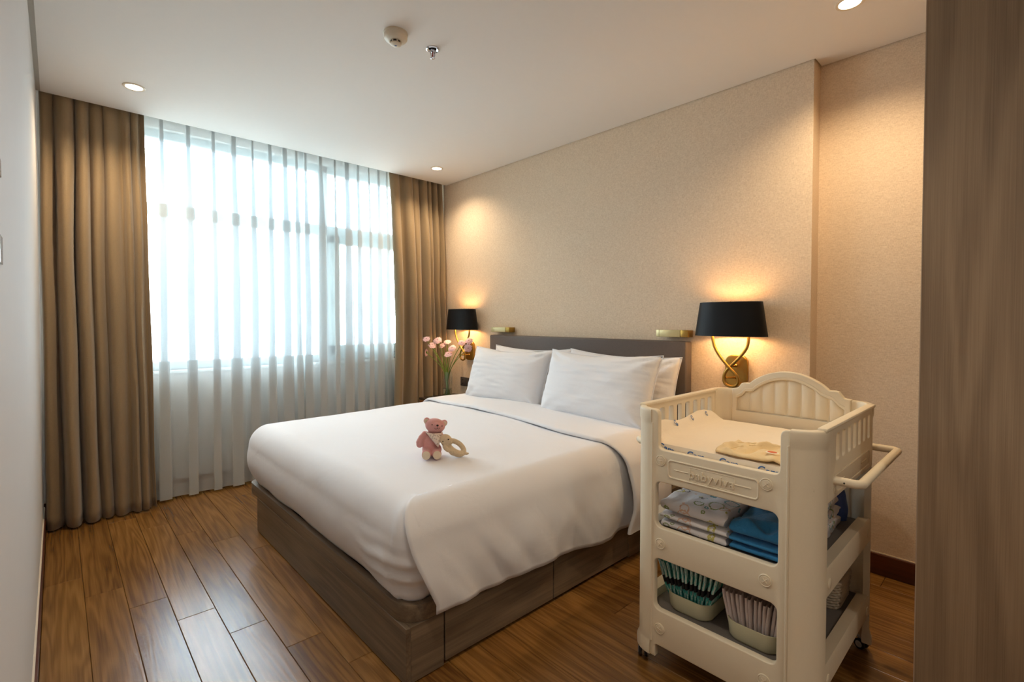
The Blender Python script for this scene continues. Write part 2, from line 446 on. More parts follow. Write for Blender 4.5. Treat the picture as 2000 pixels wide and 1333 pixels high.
# ------------------------------------------------------------------ the room
CZ = 2.632; XL = -0.075; XH = 2.894; XR = 3.005; YP = 0.80; YW = 4.28; YF = -1.7; YC = 4.062
bm = B(XL-.1, XR+.1, YF-.1, YW+.2, -.12, -.0145); floor = struct('floor', bm, M_under)
pitch = .1395; L = 1.22; cache = {}
def plank_mesh(w, l):
    key = (round(w, 4), round(l, 4))
    if key not in cache:
        b = bmesh.new(); hw, hl, c = w/2-.0006, l/2-.0006, .0016
        t = [b.verts.new((x*(hw-c), y*(hl-c), 0)) for x, y in ((-1, -1), (1, -1), (1, 1), (-1, 1))]
        mdl = [b.verts.new((x*hw, y*hl, -c)) for x, y in ((-1, -1), (1, -1), (1, 1), (-1, 1))]
        lo = [b.verts.new((x*hw, y*hl, -.014)) for x, y in ((-1, -1), (1, -1), (1, 1), (-1, 1))]
        b.faces.new(t)
        for a, d in ((t, mdl), (mdl, lo)):
            for k in range(4): b.faces.new((a[k], a[(k+1) % 4], d[(k+1) % 4], d[k]))
        bmesh.ops.recalc_face_normals(b, faces=b.faces)
        me = bpy.data.meshes.new('plank'); b.to_mesh(me); b.free(); me.materials.append(M_floor); cache[key] = me
    return cache[key]
k0 = -3
for k in range(k0, 25):
    x0 = .2165+pitch*k; x1 = x0+pitch
    x0c = max(x0, XL+.002); x1c = min(x1, XR-.002)
    if x1c-x0c < .02: continue
    yj = 2.69-.2447*k
    yj -= math.ceil((yj-YF)/L)*L
    y = yj
    while y < YW:
        a, b_ = max(y, YF+.002), min(y+L, YW-.002)
        if b_-a > .03:
            o = bpy.data.objects.new('plank', plank_mesh(x1c-x0c, b_-a)); COL.objects.link(o)
            o.parent = floor; o.location = ((x0c+x1c)/2, (a+b_)/2, 0)
        y += L
# walls
M_leftw = plain('off white lacquered wall panel', srgb(208, 203, 199), .75, .015, 8)
struct('wall_left', B(XL-.12, XL, YF, YW, -.05, 2.9), M_leftw)
bm = bmesh.new(); box(bm, XH, XR+.12, YP, YW, -.05, 2.9); box(bm, XR, XR+.12, YF, YP, -.05, 2.9)
struct('wall_right', bm, M_wall)
WX0, WX1, WZ0, WZ1 = .16, 2.66, .905, 2.64
bm = bmesh.new(); box(bm, XL-.12, WX0, YW, YW+.17, -.05, 2.9); box(bm, WX1, XR+.12, YW, YW+.17, -.05, 2.9)
box(bm, WX0, WX1, YW, YW+.17, -.05, WZ0); box(bm, WX0, WX1, YW, YW+.17, WZ1, 2.9); struct('wall_back', bm, M_white)
struct('wall_front', B(XL-.12, XR+.12, YF-.12, YF, -.05, 2.9), M_white)
# ceiling with curtain pocket and shadow gaps
bm = bmesh.new()
box(bm, XL+.02, XH-.007, YP-.007, YC, CZ, CZ+.03); box(bm, XL+.02, XR-.007, YF, YP-.007, CZ, CZ+.03)
box(bm, XL-.1, XR+.1, YF-.1, YC, CZ+.03, CZ+.09); box(bm, XL-.1, XR+.1, YC, YW+.2, 2.80, 2.9); box(bm, XL-.1, XR+.1, YC-.02, YC, CZ+.02, 2.88)
struct('ceiling', bm, M_ceil)
struct('trim_1', B(XL, XL+.02, YF, YC, CZ+.001, CZ+.03), M_gapshade)  # flush strip; its grey paints the shade of a recessed gap
# skirtings
struct('baseboard_left', B(XL, XL+.012, YF, YW-.02, .0, .075), M_redwood)
struct('trim_2', B(XL, XL+.006, YF, YW-.02, .075, .082), M_line)
bm = bmesh.new(); box(bm, XH-.014, XH, YP, YW, 0, .105, .003); box(bm, XR-.014, XR, YF, YP, 0, .105, .003)
struct('baseboard_right', bm, M_redwood)
bm = bmesh.new(); box(bm, XH-.004, XH, YP, YW, .105, .110); box(bm, XR-.004, XR, YF, YP, .105, .110); struct('trim_3', bm, M_line)
struct('baseboard_back', B(XL, XH, YW-.014, YW, 0, .10), M_redwood_x)
# window: frame, transom, mullion, opening sash, panes
def wbox(*a): return B(*a, bev=.004, seg=1)
bm = bmesh.new()
for a in ((WX0, WX0+.06, WZ0, WZ1), (WX1-.06, WX1, WZ0, WZ1), (WX0, WX1, WZ0, WZ0+.06), (WX0, WX1, WZ1-.06, WZ1), (WX0, WX1, 2.03, 2.115), (1.70, 1.78, WZ0, WZ1)):
    box(bm, a[0], a[1], YW+.045, YW+.115, a[2], a[3], .004, 1)
win = struct('window_1', bm, M_alu)
bm = bmesh.new()
for a in ((1.785, 1.885, WZ0+.06, 2.03), (2.52, 2.60, WZ0+.06, 2.03), (1.785, 2.60, WZ0+.06, WZ0+.14), (1.785, 2.60, 1.965, 2.03)):
    box(bm, a[0], a[1], YW+.028, YW+.088, a[2], a[3], .004, 1)
sash = mk('window_sash', bm, M_alu, win, smooth=False)
h = bmesh.new(); box(h, 1.815, 1.845, YW+.008, YW+.028, 1.42, 1.50, .004); tube(h, [(1.83, YW+.0, 1.475), (1.83, YW-.018, 1.47), (1.83, YW-.02, 1.37)], .009, 8)
mk('window_handle', h, M_alu, sash)
for a in ((WX0+.06, 1.70, WZ0+.06, 2.03), (WX0+.06, 1.70, 2.115, WZ1-.06), (1.78, WX1-.06, 2.115, WZ1-.06)):
    mk('pane', B(a[0], a[1], YW+.078, YW+.084, a[2], a[3]), M_pane, win, smooth=False)
mk('pane', B(1.885, 2.52, YW+.055, YW+.061, WZ0+.14, 1.965), M_pane, sash, smooth=False)
mk('window_sill', B(WX0-.02, WX1+.02, YW-.025, YW+.05, WZ0-.025, WZ0, .004), M_sillm, win)

# ------------------------------------------------------------------ curtains
def drape(name, xt0, xt1, xb0, xb1, nf, amp, seed, label, zb=.012, xmid=None):
    rnd = random.Random(seed)
    ws = [rnd.uniform(.3, 1.9) for _ in range(nf*2)]; tot = sum(ws); cum = [0]
    for w in ws: cum.append(cum[-1]+w/tot)
    am = [rnd.uniform(.25, 1.25) for _ in range(nf*2+1)]
    NU, NV = nf*16+1, 44
    def phase(u):
        for i in range(len(ws)):
            if u <= cum[i+1]+1e-9:
                t = (u-cum[i])/(cum[i+1]-cum[i]); return i, t
        return len(ws)-1, 1
    bm = bmesh.new()
    def f(i, j):
        u = i/(NU-1); v = j/(NV-1); z = 2.72-(2.72-zb)*v
        uu_ = min(max(u+.045*nz(u*5, v*1.5, seed)*sstep(0, .6, v)*min(1, 8*u, 8*(1-u)), 0), 1)
        k, t = phase(uu_)
        s = (1 if k % 2 else -1)*math.sin(PI*t)
        s = math.copysign(abs(s)**.75, s)
        a = amp*((am[k]*(1-t)+am[k+1]*t))*(.50+.50*sstep(0, .35, v))*(1+.35*nz(u*6, v*3, seed+5))
        x = (xt0+(xt1-xt0)*u)*(1-v)+(xb0+(xb1-xb0)*u)*v
        if xmid: x += xmid*math.sin(PI*v)*(1-u)
        x += .012*math.cos(PI*t)*(1 if k % 2 else -1)*.6+.006*nz(u*12, v*4, seed+9)
        y = 4.115-.105*v+s*a+.010*nz(u*5, v*6, seed+3)
        return (max(x, XL+.006), y, z)
    grid(bm, NU, NV, f)
    # hem stitch line
    o = mk(name, bm, M_brown, loc=((xb0+xb1)/2, 4.03, 0), angle=80)
    s = o.modifiers.new('thickness', 'SOLIDIFY'); s.thickness = .003
    return tag(o, label, 'curtain')
drape('curtain', -.055, .452, -.05, .485, 7, .060, 11, 'brown lined floor-length curtain gathered at left end of the window')
drape('curtain', 2.275, 2.872, 2.25, 2.868, 7, .060, 23, 'brown lined curtain gathered in the corner behind the flower vase', xmid=.05)
def voile(name, x0, x1, pleats, seed, label):
    rnd = random.Random(seed)
    Y0 = 4.172
    def path(v):
        top = 1-sstep(.0, .28, v); pts = [(x0, Y0)]
        for i, p in enumerate(pleats):
            q = p+.014*nz(p*7, v*1.6, seed)*v
            w = (.010+.016*sstep(0, .5, v)+.008*nz(p*5, v*2, seed+2))*(1+.25*math.sin(i*2.4)); d = .012+.026*sstep(0, .3, v)
            yc = Y0+.012*nz(p*4, v*1.5, seed+7)*v
            pts += [(q-w*1.9, yc+.004), (q-w*.2, yc-d*.35), (q+w*1.15, yc-d*.95), (q+w*.9, yc-d*1.12), (q-w*.9, yc-d*1.05), (q-w*1.05, yc-d*.90), (q+w*.7, yc-d*.80), (q+w*.75, yc-d*.70), (q-w*.6, yc-d*.62), (q-w*.5, yc-d*.5), (q+w*.5, yc-d*.35), (q+w*1.7, yc+.002)]
        pts.append((x1, Y0)); return pts
    NV = 36; NS = 3
    rows = []
    bm = bmesh.new()
    for j in range(NV):
        v = j/(NV-1); z = 2.73-(2.73-.016)*v
        sp = spline([(p[0], p[1]-.035*v, z) for p in path(v)], NS)
        rows.append([bm.verts.new((q.x+.004*nz(q.x*8, v*5, seed+1), q.y+.006*nz(q.x*10, v*3, seed+4), z)) for q in sp])
    for a, b in zip(rows[:-1], rows[1:]):
        for k in range(len(a)-1): bm.faces.new((a[k], a[k+1], b[k+1], b[k]))
    o = mk(name, bm, M_sheer, loc=((x0+x1)/2, 4.15, 0), angle=85)
    hem = bmesh.new()
    last = [[(v.co.x, v.co.y) for v in []]]
    me = o.data; n = len(rows[0]); W = world_loc(o)
    # doubled hem: a second layer over the lowest 9 cm
    lows = []
    for zz, j in ((.016, NV-1), (.10, NV-2)):
        lows.append([hem.verts.new((me.vertices[j*n+k].co.x+W.x, me.vertices[j*n+k].co.y+W.y-.002, zz)) for k in range(n)])
    for k in range(n-1): hem.faces.new((lows[0][k], lows[0][k+1], lows[1][k+1], lows[1][k]))
    mk('hem', hem, M_sheer, o, angle=85)
    return tag(o, label, 'curtain')
PX = [.545, .705, .86, .995, 1.125, 1.25, 1.365]
voile('sheer_curtain', .40, 1.515, [p for p in PX]+[1.455], 3, 'left white sheer voile panel hanging next to left brown curtain')
voile('sheer_curtain', 1.475, 2.34, [1.53, 1.655, 1.775, 1.885, 1.99, 2.095, 2.19, 2.275], 5, 'right white sheer voile panel beside the corner brown curtain')

# ------------------------------------------------------------------ ceiling fixtures
def downlight(x, y, label, power=None, col=(1, .78, .52)):
    t = root('ceiling_light', (x, y, CZ), label, 'ceiling light', 'recessed downlights')
    b = bmesh.new(); lathe(b, [(.040, -.0005), (.042, -.004), (.052, -.005), (.056, -.002), (.056, -.0002)], (x, y, CZ), 32); mk('rim', b, M_rim, t)
    b = bmesh.new(); lathe(b, [(.0, -.003), (.041, -.003), (.041, -.0008)], (x, y, CZ), 32); mk('lens', b, M_lens, t)
    l = bpy.data.lights.new('downlight_lamp', 'SPOT'); l.energy = power or DOWN; l.color = col; l.spot_size = math.radians(142); l.spot_blend = .85; l.shadow_soft_size = .035
    lo = bpy.data.objects.new('downlight_lamp', l); COL.objects.link(lo); lo.parent = t; lo.location = (0, 0, -.012)
downlight(.347, 3.61, 'warm recessed downlight near the left brown curtain', 50)
downlight(2.50, 3.665, 'warm recessed downlight in far right corner above flower vase', 46)
downlight(2.49, .557, 'warm recessed downlight at the top right above changing cart', 54, (1, .74, .45))
downlight(.55, .45, 'added warm fill downlight overhead out of frame near the left wall', 42, (1, .86, .68))  # unseen lamp mirroring the visible ones, added as interior fill
downlight(1.0, -1.0, 'added warm fill downlight, unseen over the entry behind the camera', 38, (1, .88, .72))  # added out of view to brighten the near side of the room
t = root('smoke_detector', (1.19, 2.085, CZ), 'round cream smoke detector on the white ceiling', 'smoke detector')
c = (1.19, 2.085, CZ)
b = bmesh.new(); lathe(b, [(.056, 0), (.056, -.008), (.054, -.010), (.054, -.026), (.050, -.032), (.030, -.040), (.0, -.040)], c, 36); mk('housing', b, M_det, t)
b = bmesh.new(); lathe(b, [(.024, -.038), (.024, -.050), (.0, -.050)], c, 24); mk('vent_slot', b, M_detd, t)
b = bmesh.new(); lathe(b, [(.0, -.049), (.026, -.049), (.026, -.054), (.018, -.058), (.0, -.059)], c, 24); cap = mk('cap', b, M_det, t)
b = bmesh.new()
for k in range(7):
    a = 2*PI*k/7; box(b, c[0]+.024*math.cos(a)-.003, c[0]+.024*math.cos(a)+.003, c[1]+.024*math.sin(a)-.003, c[1]+.024*math.sin(a)+.003, CZ-.051, CZ-.037)
mk('vent_ribs', b, M_det, t)
b = bmesh.new(); lathe(b, [(.0, -.0592), (.006, -.0592), (.006, -.058)], c, 12); mk('emblem', b, M_blue_dot, cap)
c = (1.395, 2.08, CZ)
t = root('sprinkler', c, 'small chrome fire sprinkler on the white ceiling', 'sprinkler')
b = bmesh.new(); lathe(b, [(.034, 0), (.034, -.003), (.028, -.006), (.020, -.003), (.018, 0)], c, 32); mk('escutcheon', b, M_chrome, t)
b = bmesh.new(); lathe(b, [(.012, 0), (.012, -.012), (.007, -.016), (.0, -.016)], c, 20)
for s in (-1, 1): tube(b, [(c[0]+s*.010, c[1], CZ-.010), (c[0]+s*.013, c[1], CZ-.024), (c[0]+s*.008, c[1], CZ-.037), (c[0], c[1], CZ-.043)], .0028, 8)
mk('sprinkler_frame', b, M_chrome, t)
b = bmesh.new(); lathe(b, [(.0, -.043), (.012, -.043), (.012, -.0455), (.004, -.049), (.0, -.049)], c, 20); mk('deflector', b, M_chrome, t)
b = bmesh.new(); tube(b, [(c[0], c[1], CZ-.014), (c[0], c[1], CZ-.042)], .0035, 8); mk('glass_bulb', b, M_redbulb, t)
# ------------------------------------------------------------------ switches on the near left wall (only their edges reach into the frame)
for z0, z1, lb in ((1.372, 1.424, 'grey metal plate low on the white left wall at frame edge'), (1.534, 1.566, 'small grey metal plate higher on the white left wall')):
    o = mk('wall_plate', B(XL, XL+.003, 1.22, 1.318, z0, z1, .0015), M_chrome, loc=(XL, 1.29, z0)); tag(o, lb, 'wall plate')

# ------------------------------------------------------------------ wardrobe at the right
t = root('wardrobe', (1.93, -.3, 0), 'tall grey oak wardrobe panel filling the right edge', 'wardrobe')
mk('side_panel', B(1.93, 1.955, -1.2, .234, .0, 2.628), M_ward, t, smooth=False)
mk('edge_strip', B(1.929, 1.956, .234, .2365, .0, 2.628), M_edge, t, smooth=False)
mk('carcass', B(1.956, XR-.02, -1.2, .23, .06, 2.628), M_ward, t, smooth=False)
mk('door', B(1.96, 2.47, .231, .236, .06, 2.62), M_ward, t, smooth=False)
mk('door', B(2.476, XR-.02, .231, .236, .06, 2.62), M_ward, t, smooth=False)

# ------------------------------------------------------------------ bed
bed = root('bed', (1.85, 2.4, 0), 'double bed with grey brown wooden drawer base and dark upholstered headboard', 'bed')
bx0, by0, by1, bxe = .867, 1.458, 3.17, 2.80
mk('base_core', B(bx0+.02, bxe, by0+.0145, by1-.0145, .012, .185), M_under, bed, smooth=False)
mk('foot_panel', B(bx0, bx0+.018, by0, by1, .004, .203, .0015, 1), M_grey_y, bed, smooth=False)
mk('corner_panel', B(bx0+.0185, 1.024, by0, by0+.014, .004, .203, .0012, 1), M_grey_x, bed, smooth=False)
mk('far_side_panel', B(bx0+.0185, bxe, by1-.014, by1, .004, .203, .0012, 1), M_grey_x, bed, smooth=False)
mk('drawer', B(1.030, 1.620, by0, by0+.012, .016, .203, .0015, 1), M_grey_x, bed, smooth=False)
mk('drawer', B(1.625, 2.215, by0, by0+.012, .016, .203, .0015, 1), M_grey_x, bed, smooth=False)
mk('end_panel', B(2.22, bxe, by0, by0+.014, .004, .203, .0012, 1), M_grey_x, bed, smooth=False)
rim_o = roundpoly([(bx0, by0, .10), (bxe, by0, 0), (bxe, 3.345, 0), (bx0, 3.345, .08)], 12)
rim_i = roundpoly([(bx0+.03, by0+.03, .08), (bxe-.02, by0+.03, 0), (bxe-.02, 3.315, 0), (bx0+.03, 3.315, .06)], 12)
b = plate([rim_o, rim_i], .062, .002, 1); mk('rim', xf(b, Matrix.Translation((0, 0, .235))), M_grey_y, bed, angle=30)
b = plate([rim_i], .02); mk('slat_board', xf(b, Matrix.Translation((0, 0, .225))), M_under, bed, smooth=False)
mk('corner_ledge', B(bx0+.0185, 1.024, by0+.0145, by1-.0145, .186, .2028), M_grey_x, bed, smooth=False)
# mattress
mk('mattress', B(.925, 2.79, 1.505, 3.285, .237, .57, .05, 4), M_mattress, bed)
hb = root_hb = None
b = B(2.815, XH-.003, 1.449, 3.305, .02, 1.145, .012, 3)
hbo = mk('headboard', b, M_leather, bed)
b = bmesh.new(); tube(b, [(2.818, 1.455, 1.128), (2.818, 3.30, 1.128)], .003, 6); mk('seam', b, M_leather, hbo)

# duvet: top, rounded foot and far side tucked behind the rim, right side hanging free
X0, X1, Y0, Y1 = .955, 2.45, 1.545, 3.215
ZT = .628
def topz(x, y):
    c = max(0, 1-((y-2.38)/.86)**2)*.022*sstep(.9, 1.5, x)
    return ZT+c+.010*sstep(1.2, 2.2, x)+.006*nz(x*2.2, y*2.2, 3)+.0025*nz(x*7, y*5, 8)
def prof(s, r, hgt, drop, bulge, tuck):
    """outward offset and z below the top at s in 0..1"""
    if s < .5:
        a = s/.5*PI/2; return r*math.sin(a), -hgt*(1-math.cos(a))
    t = (s-.5)/.5; return r+bulge*math.sin(PI*min(1, t*1.05))-tuck*t**2.2, -hgt-(drop-hgt)*t
bm = bmesh.new()
NX, NY = 100, 64
grid(bm, NX, NY, lambda i, j: (X0+(X1-X0)*i/(NX-1), Y0+(Y1-Y0)*j/(NY-1), topz(X0+(X1-X0)*i/(NX-1), Y0+(Y1-Y0)*j/(NY-1))))
# wrap A: from under the right flap round the near foot corner, along the foot, round the far corner, along the far side
path = []
for k in range(7): path.append((1.13-(1.13-X0)*k/6, Y0, 0, -1, 0))
for k in range(1, 11): a = PI/2*k/11; path.append((X0, Y0, -math.sin(a), -math.cos(a), 0))
for k in range(NY): path.append((X0, Y0+(Y1-Y0)*k/(NY-1), -1, 0, 1))
for k in range(1, 11): a = PI/2*k/11; path.append((X0, Y1, -math.cos(a), math.sin(a), 1))
for k in range(NX): path.append((X0+(X1-X0)*k/(NX-1), Y1, 0, 1, 1))
NS = 34
def fA(i, j):
    x, y, nx_, ny_, out = path[i]; s = j/(NS-1)
    zt = topz(x, y)
    o, dz = prof(s, .115, .125, zt-.268, .016, .055)
    near = max(0, 1-abs(y-Y0)/.30) if x < 1.2 else 0
    wr = .006*nz(x*4, y*4, s*2+3)*sstep(.15, .5, s)
    wr += near*.015*sstep(.40, .8, s)*math.sin(34*(y*ny_*0+s*1.3)+7*nz(x*5, y*5, 1))*.6
    if out == 0 and i > 6: o *= 1+.30*abs(2*nx_*ny_)*(1-sstep(.40, .85, s))
    o += wr-.012*(1-out)*sstep(.1, .5, s)
    z = zt+dz
    z += (.012*nz(y*3, x*3, 5)-.0)*sstep(.8, 1, s)-.018*near*sstep(.8, 1, s)
    return (x+nx_*o, y+ny_*o, z)
grid(bm, len(path), NS, fA)
# flap B on the right side
NB = NX
def fB(i, j):
    u = i/(NB-1); s = j/(NS-1)
    xf0 = X0-.100*math.sin(PI*min(1, s*1.06)**.75)
    x = xf0+(X1-xf0)*u
    zt = topz(max(x, X0), Y0)
    hem = .243-.050*sstep(.9, 2.2, x)+.004*math.sin(x*9.0)+.005*nz(x*6, 1, 2)
    o, dz = prof(s, .118, .125, zt-hem, .010, .0)
    w = sstep(.35, 1, s)
    o += w*(.010*math.sin(x*13+1.6*s+2*nz(x*2, s, 4))+.012*nz(x*5+s*2.2, s*1.5, 9)+.010)
    fr = max(0, 1-u/.06)
    o += .012*fr*w
    o += w*.012*nz(x*7-s*3.5, s*1.1+2, 6)+w*.006*nz(x*16-s*7, s*1.4, 3)
    # diagonal pull folds running up from the hem
    o += .020*w*max(0, math.sin(21*(x-.42*s))*max(0, 1-abs(x-1.15)/.30))
    return (x, Y0-o, zt+dz)
grid(bm, NB, NS, fB)
bmesh.ops.remove_doubles(bm, verts=bm.verts, dist=.0008)
duvet = mk('duvet', bm, M_linen, loc=(1.65, 2.38, .26), angle=180)
sm = duvet.modifiers.new('thickness', 'SOLIDIFY'); sm.thickness = .004; sm.offset = -1
tag(duvet, 'white duvet smoothed over the bed and hanging over its right side', 'duvet')
# turned-down fold
def xfold(y, s=0): return 2.065+.05*sstep(2.3, 3.2, y)-.045*math.exp(-((y-1.75)/.30)**2)
bm = bmesh.new(); NU, NV2 = 26, 110; YB = 3.215
def fF(i, j):
    u = i/(NU-1); v = j/(NV2-1)
    # v runs from far bottom over the top to the near hem
    if v < .2:
        s = 1-v/.2; y = Y1; zt = topz(2.2, y); o, dz = prof(s, .128, .125, .30, .01, .0); yy, zz = y+o, zt+dz; ys = y; sd = 0
    elif v < .72:
        t = (v-.2)/.52; yy = Y1+(Y0-Y1)*t; zz = topz(2.2, yy); ys = yy; sd = 0
    else:
        s = (v-.72)/.28; y = Y0; zt = topz(2.2, y); o, dz = prof(s, .142, .13, zt-.192, .02, .0)
        o += .012*sstep(.3, 1, s)*(1+nz(u*3, s*2, 6)); yy, zz = y-o, zt+dz; ys = y; sd = s
    xa = xfold(ys)+.06*math.sin(PI*sd)*.6+.075*sd-.02*sstep(.8, 1, sd)
    # front edge rolls under
    if u < .16:
        a = u/.16*PI; x = xa+.013-.013*math.sin(a) if True else 0; lift = .002+.011*(1-math.cos(a))
    else:
        x = xa+.013+(2.47-xa-.013)*(u-.16)/.84; lift = .024+.004*nz(x*6, yy*4, 2)
    lift -= .002*math.sin(yy*9)
    x += .008*nz(ys*3, sd, 7)
    if sd > 0 or v < .2:
        d = 1 if sd > 0 else -1
        c = sstep(0, .35, sd if sd > 0 else 1-v/.2)
        return (x, yy-d*lift*c, zz+lift*(1-c))
    return (x, yy, zz+lift)
grid(bm, NU, NV2, fF)
o = mk('turned_down_edge', bm, M_linen, duvet, angle=180)

# pillows
def pillow(name, c, w, h, t, lean, yaw, roll, seed, label):
    """w along y, h up, t thick; leaning back towards +x"""
    n = 46; bm = bmesh.new()
    def f(side):
        def g(i, j):
            u = -1+2*i/(n-1); v = -1+2*j/(n-1)
            th = ((1-abs(u)**3.2)*(1-abs(v)**3.0))**.55 if abs(u) < 1 and abs(v) < 1 else 0
            # concave sides, pointed corners
            py = u*w/2*(1-.055*(1-v*v)*abs(u)); pz = v*h/2*(1-.075*(1-u*u)*abs(v))
            r = math.hypot(1-abs(u), 1-abs(v))
            cw = math.exp(-(r/.42)**2)
            wr = .013*cw*math.sin(10*math.atan2(1-abs(v)+.02, 1-abs(u)+.02)+seed)+.006*nz(u*2.2+seed, v*2.2, seed)+.006*nz(u*3, v*11, seed+4)
            sag = (-.014*(1-u*u)+.012*nz(u*2.4+seed*3, seed, 1))*sstep(.3, 1, v)
            return Vector((side*(t/2*th+wr*min(1, th*2.5)), py, pz+sag))
        return g
    grid(bm, n, n, f(-1)); grid(bm, n, n, f(1))
    bmesh.ops.remove_doubles(bm, verts=bm.verts, dist=.0006)
    M = Matrix.Translation(c) @ Matrix.Rotation(yaw, 4, 'Z') @ Matrix.Rotation(lean, 4, 'Y') @ Matrix.Rotation(roll, 4, 'X')
    xf(bm, M)
    o = mk(name, bm, M_pillow, loc=(c[0], c[1], c[2]-h/2*math.cos(lean)), angle=180)
    # seam along the edge
    b = bmesh.new(); pts = []
    for k in range(96):
        a = k/96*4; s = int(a); q = a-s; u, v = [(-1+2*q, -1), (1, -1+2*q), (1-2*q, 1), (-1, 1-2*q)][s]
        py = u*w/2*(1-.055*(1-v*v)*abs(u)); pz = v*h/2*(1-.075*(1-u*u)*abs(v))-.012*(1-u*u)*sstep(.3, 1, v)
        pts.append(M @ Vector((0, py, pz)))
    tube(b, pts, .0035, 6, closed=True); mk('seam', b, M_pillow, o)
    return tag(o, label, 'pillow', 'pillows against the headboard')
pillow('pillow', (2.735, 2.735, .835), .86, .46, .17, .16, .0, .0, 1, 'white pillow at the back left, against headboard near the vase')
pillow('pillow', (2.735, 1.895, .83), .88, .46, .17, .16, .0, .02, 2, 'white pillow at the back right, peeking out behind front right one')
pillow('pillow', (2.54, 2.785, .835), .86, .455, .20, .30, .02, .005, 3, 'white pillow at the front left of the bed head')
pillow('pillow', (2.50, 1.90, .845), .88, .47, .20, .32, -.02, .0, 4, 'white pillow at the front right, nearest the changing cart')

# ------------------------------------------------------------------ nightstands, outlets, vase, flowers
def nightstand(y0, y1, label):
    t = root('nightstand', (2.69, (y0+y1)/2, 0), label, 'nightstand', 'nightstands beside the bed')
    mk('top', B(2.487, XH-.005, y0, y1, .526, .546, .003), M_nighttop, t)
    mk('cabinet', B(2.50, XH-.016, y0+.006, y1-.006, .08, .525, .002, 1), M_night, t)
    mk('drawer', B(2.489, 2.499, y0+.008, y1-.008, .31, .522, .002, 1), M_night, t)
    mk('drawer', B(2.489, 2.499, y0+.008, y1-.008, .09, .304, .002, 1), M_night, t)
    mk('plinth', B(2.53, XH-.02, y0+.03, y1-.03, 0, .079), M_under, t)
    return t
nightstand(3.45, 3.943, 'orange brown nightstand with dark top, under the flower vase')
nightstand(.82, 1.31, 'brown nightstand behind the changing cart, mostly hidden')
for i, (ya, yb) in enumerate(((3.748, 3.828), (3.660, 3.740))):
    t = root('wall_outlet', (XH, (ya+yb)/2, .675), ['dark grey wall outlet right behind the vase, farther from bed', 'dark grey wall outlet partly hidden by front left pillow'][i], 'outlet', 'outlets by the bed')
    mk('plate', B(XH-.009, XH, ya, yb, .634, .720, .003), M_outlet, t)
    for dz in (.018, -.018): mk('socket_slot', B(XH-.0105, XH-.0088, (ya+yb)/2-.006, (ya+yb)/2+.006, .677+dz-.004, .677+dz+.004), M_detd, t)
vx, vy, vz = 2.69, 3.772, .547
t = root('vase', (vx, vy, vz), 'clear cylindrical glass vase of water holding pink flowers', 'vase')
b = bmesh.new(); lathe(b, [(.0, .0), (.041, .0), (.0445, .004), (.0455, .10), (.047, .243), (.045, .243), (.0432, .10), (.042, .012), (.0, .012)], (vx, vy, vz), 32); mk('glass_wall', b, M_glass, t)
b = bmesh.new(); lathe(b, [(.0, .0125), (.0415, .0125), (.0425, .08), (.0, .08)], (vx, vy, vz), 32); mk('water', b, M_water, t)
heads = [(4.102, 1.083, -.3, 'leftmost pink daisy in the vase, at the top'), (4.10, .960, -.9, 'lowest left pink daisy in the vase, seen from its side'), (4.014, 1.027, -.5, 'small pink bloom between the two leftmost daisies and the middle ones'),
         (3.925, 1.076, -.2, 'tall pink daisy third from the left at top of vase'), (3.853, 1.030, .35, 'pale pink daisy facing out in the bouquet centre'), (3.771, 1.066, .1, 'pink daisy behind the centre bloom, topmost in the middle'),
         (3.692, 1.010, .4, 'pink daisy right of centre, before the brass lamp arm'), (3.752, .955, .6, 'lowest central pink daisy facing the bed'), (3.548, 1.066, .2, 'pink daisy between the two brass lamp arms'),
         (3.432, 1.088, .5, 'topmost pink daisy at far right of the vase'), (3.451, 1.024, .9, 'drooping pink daisy at the far right before brass plate')]
fl = random.Random(4)
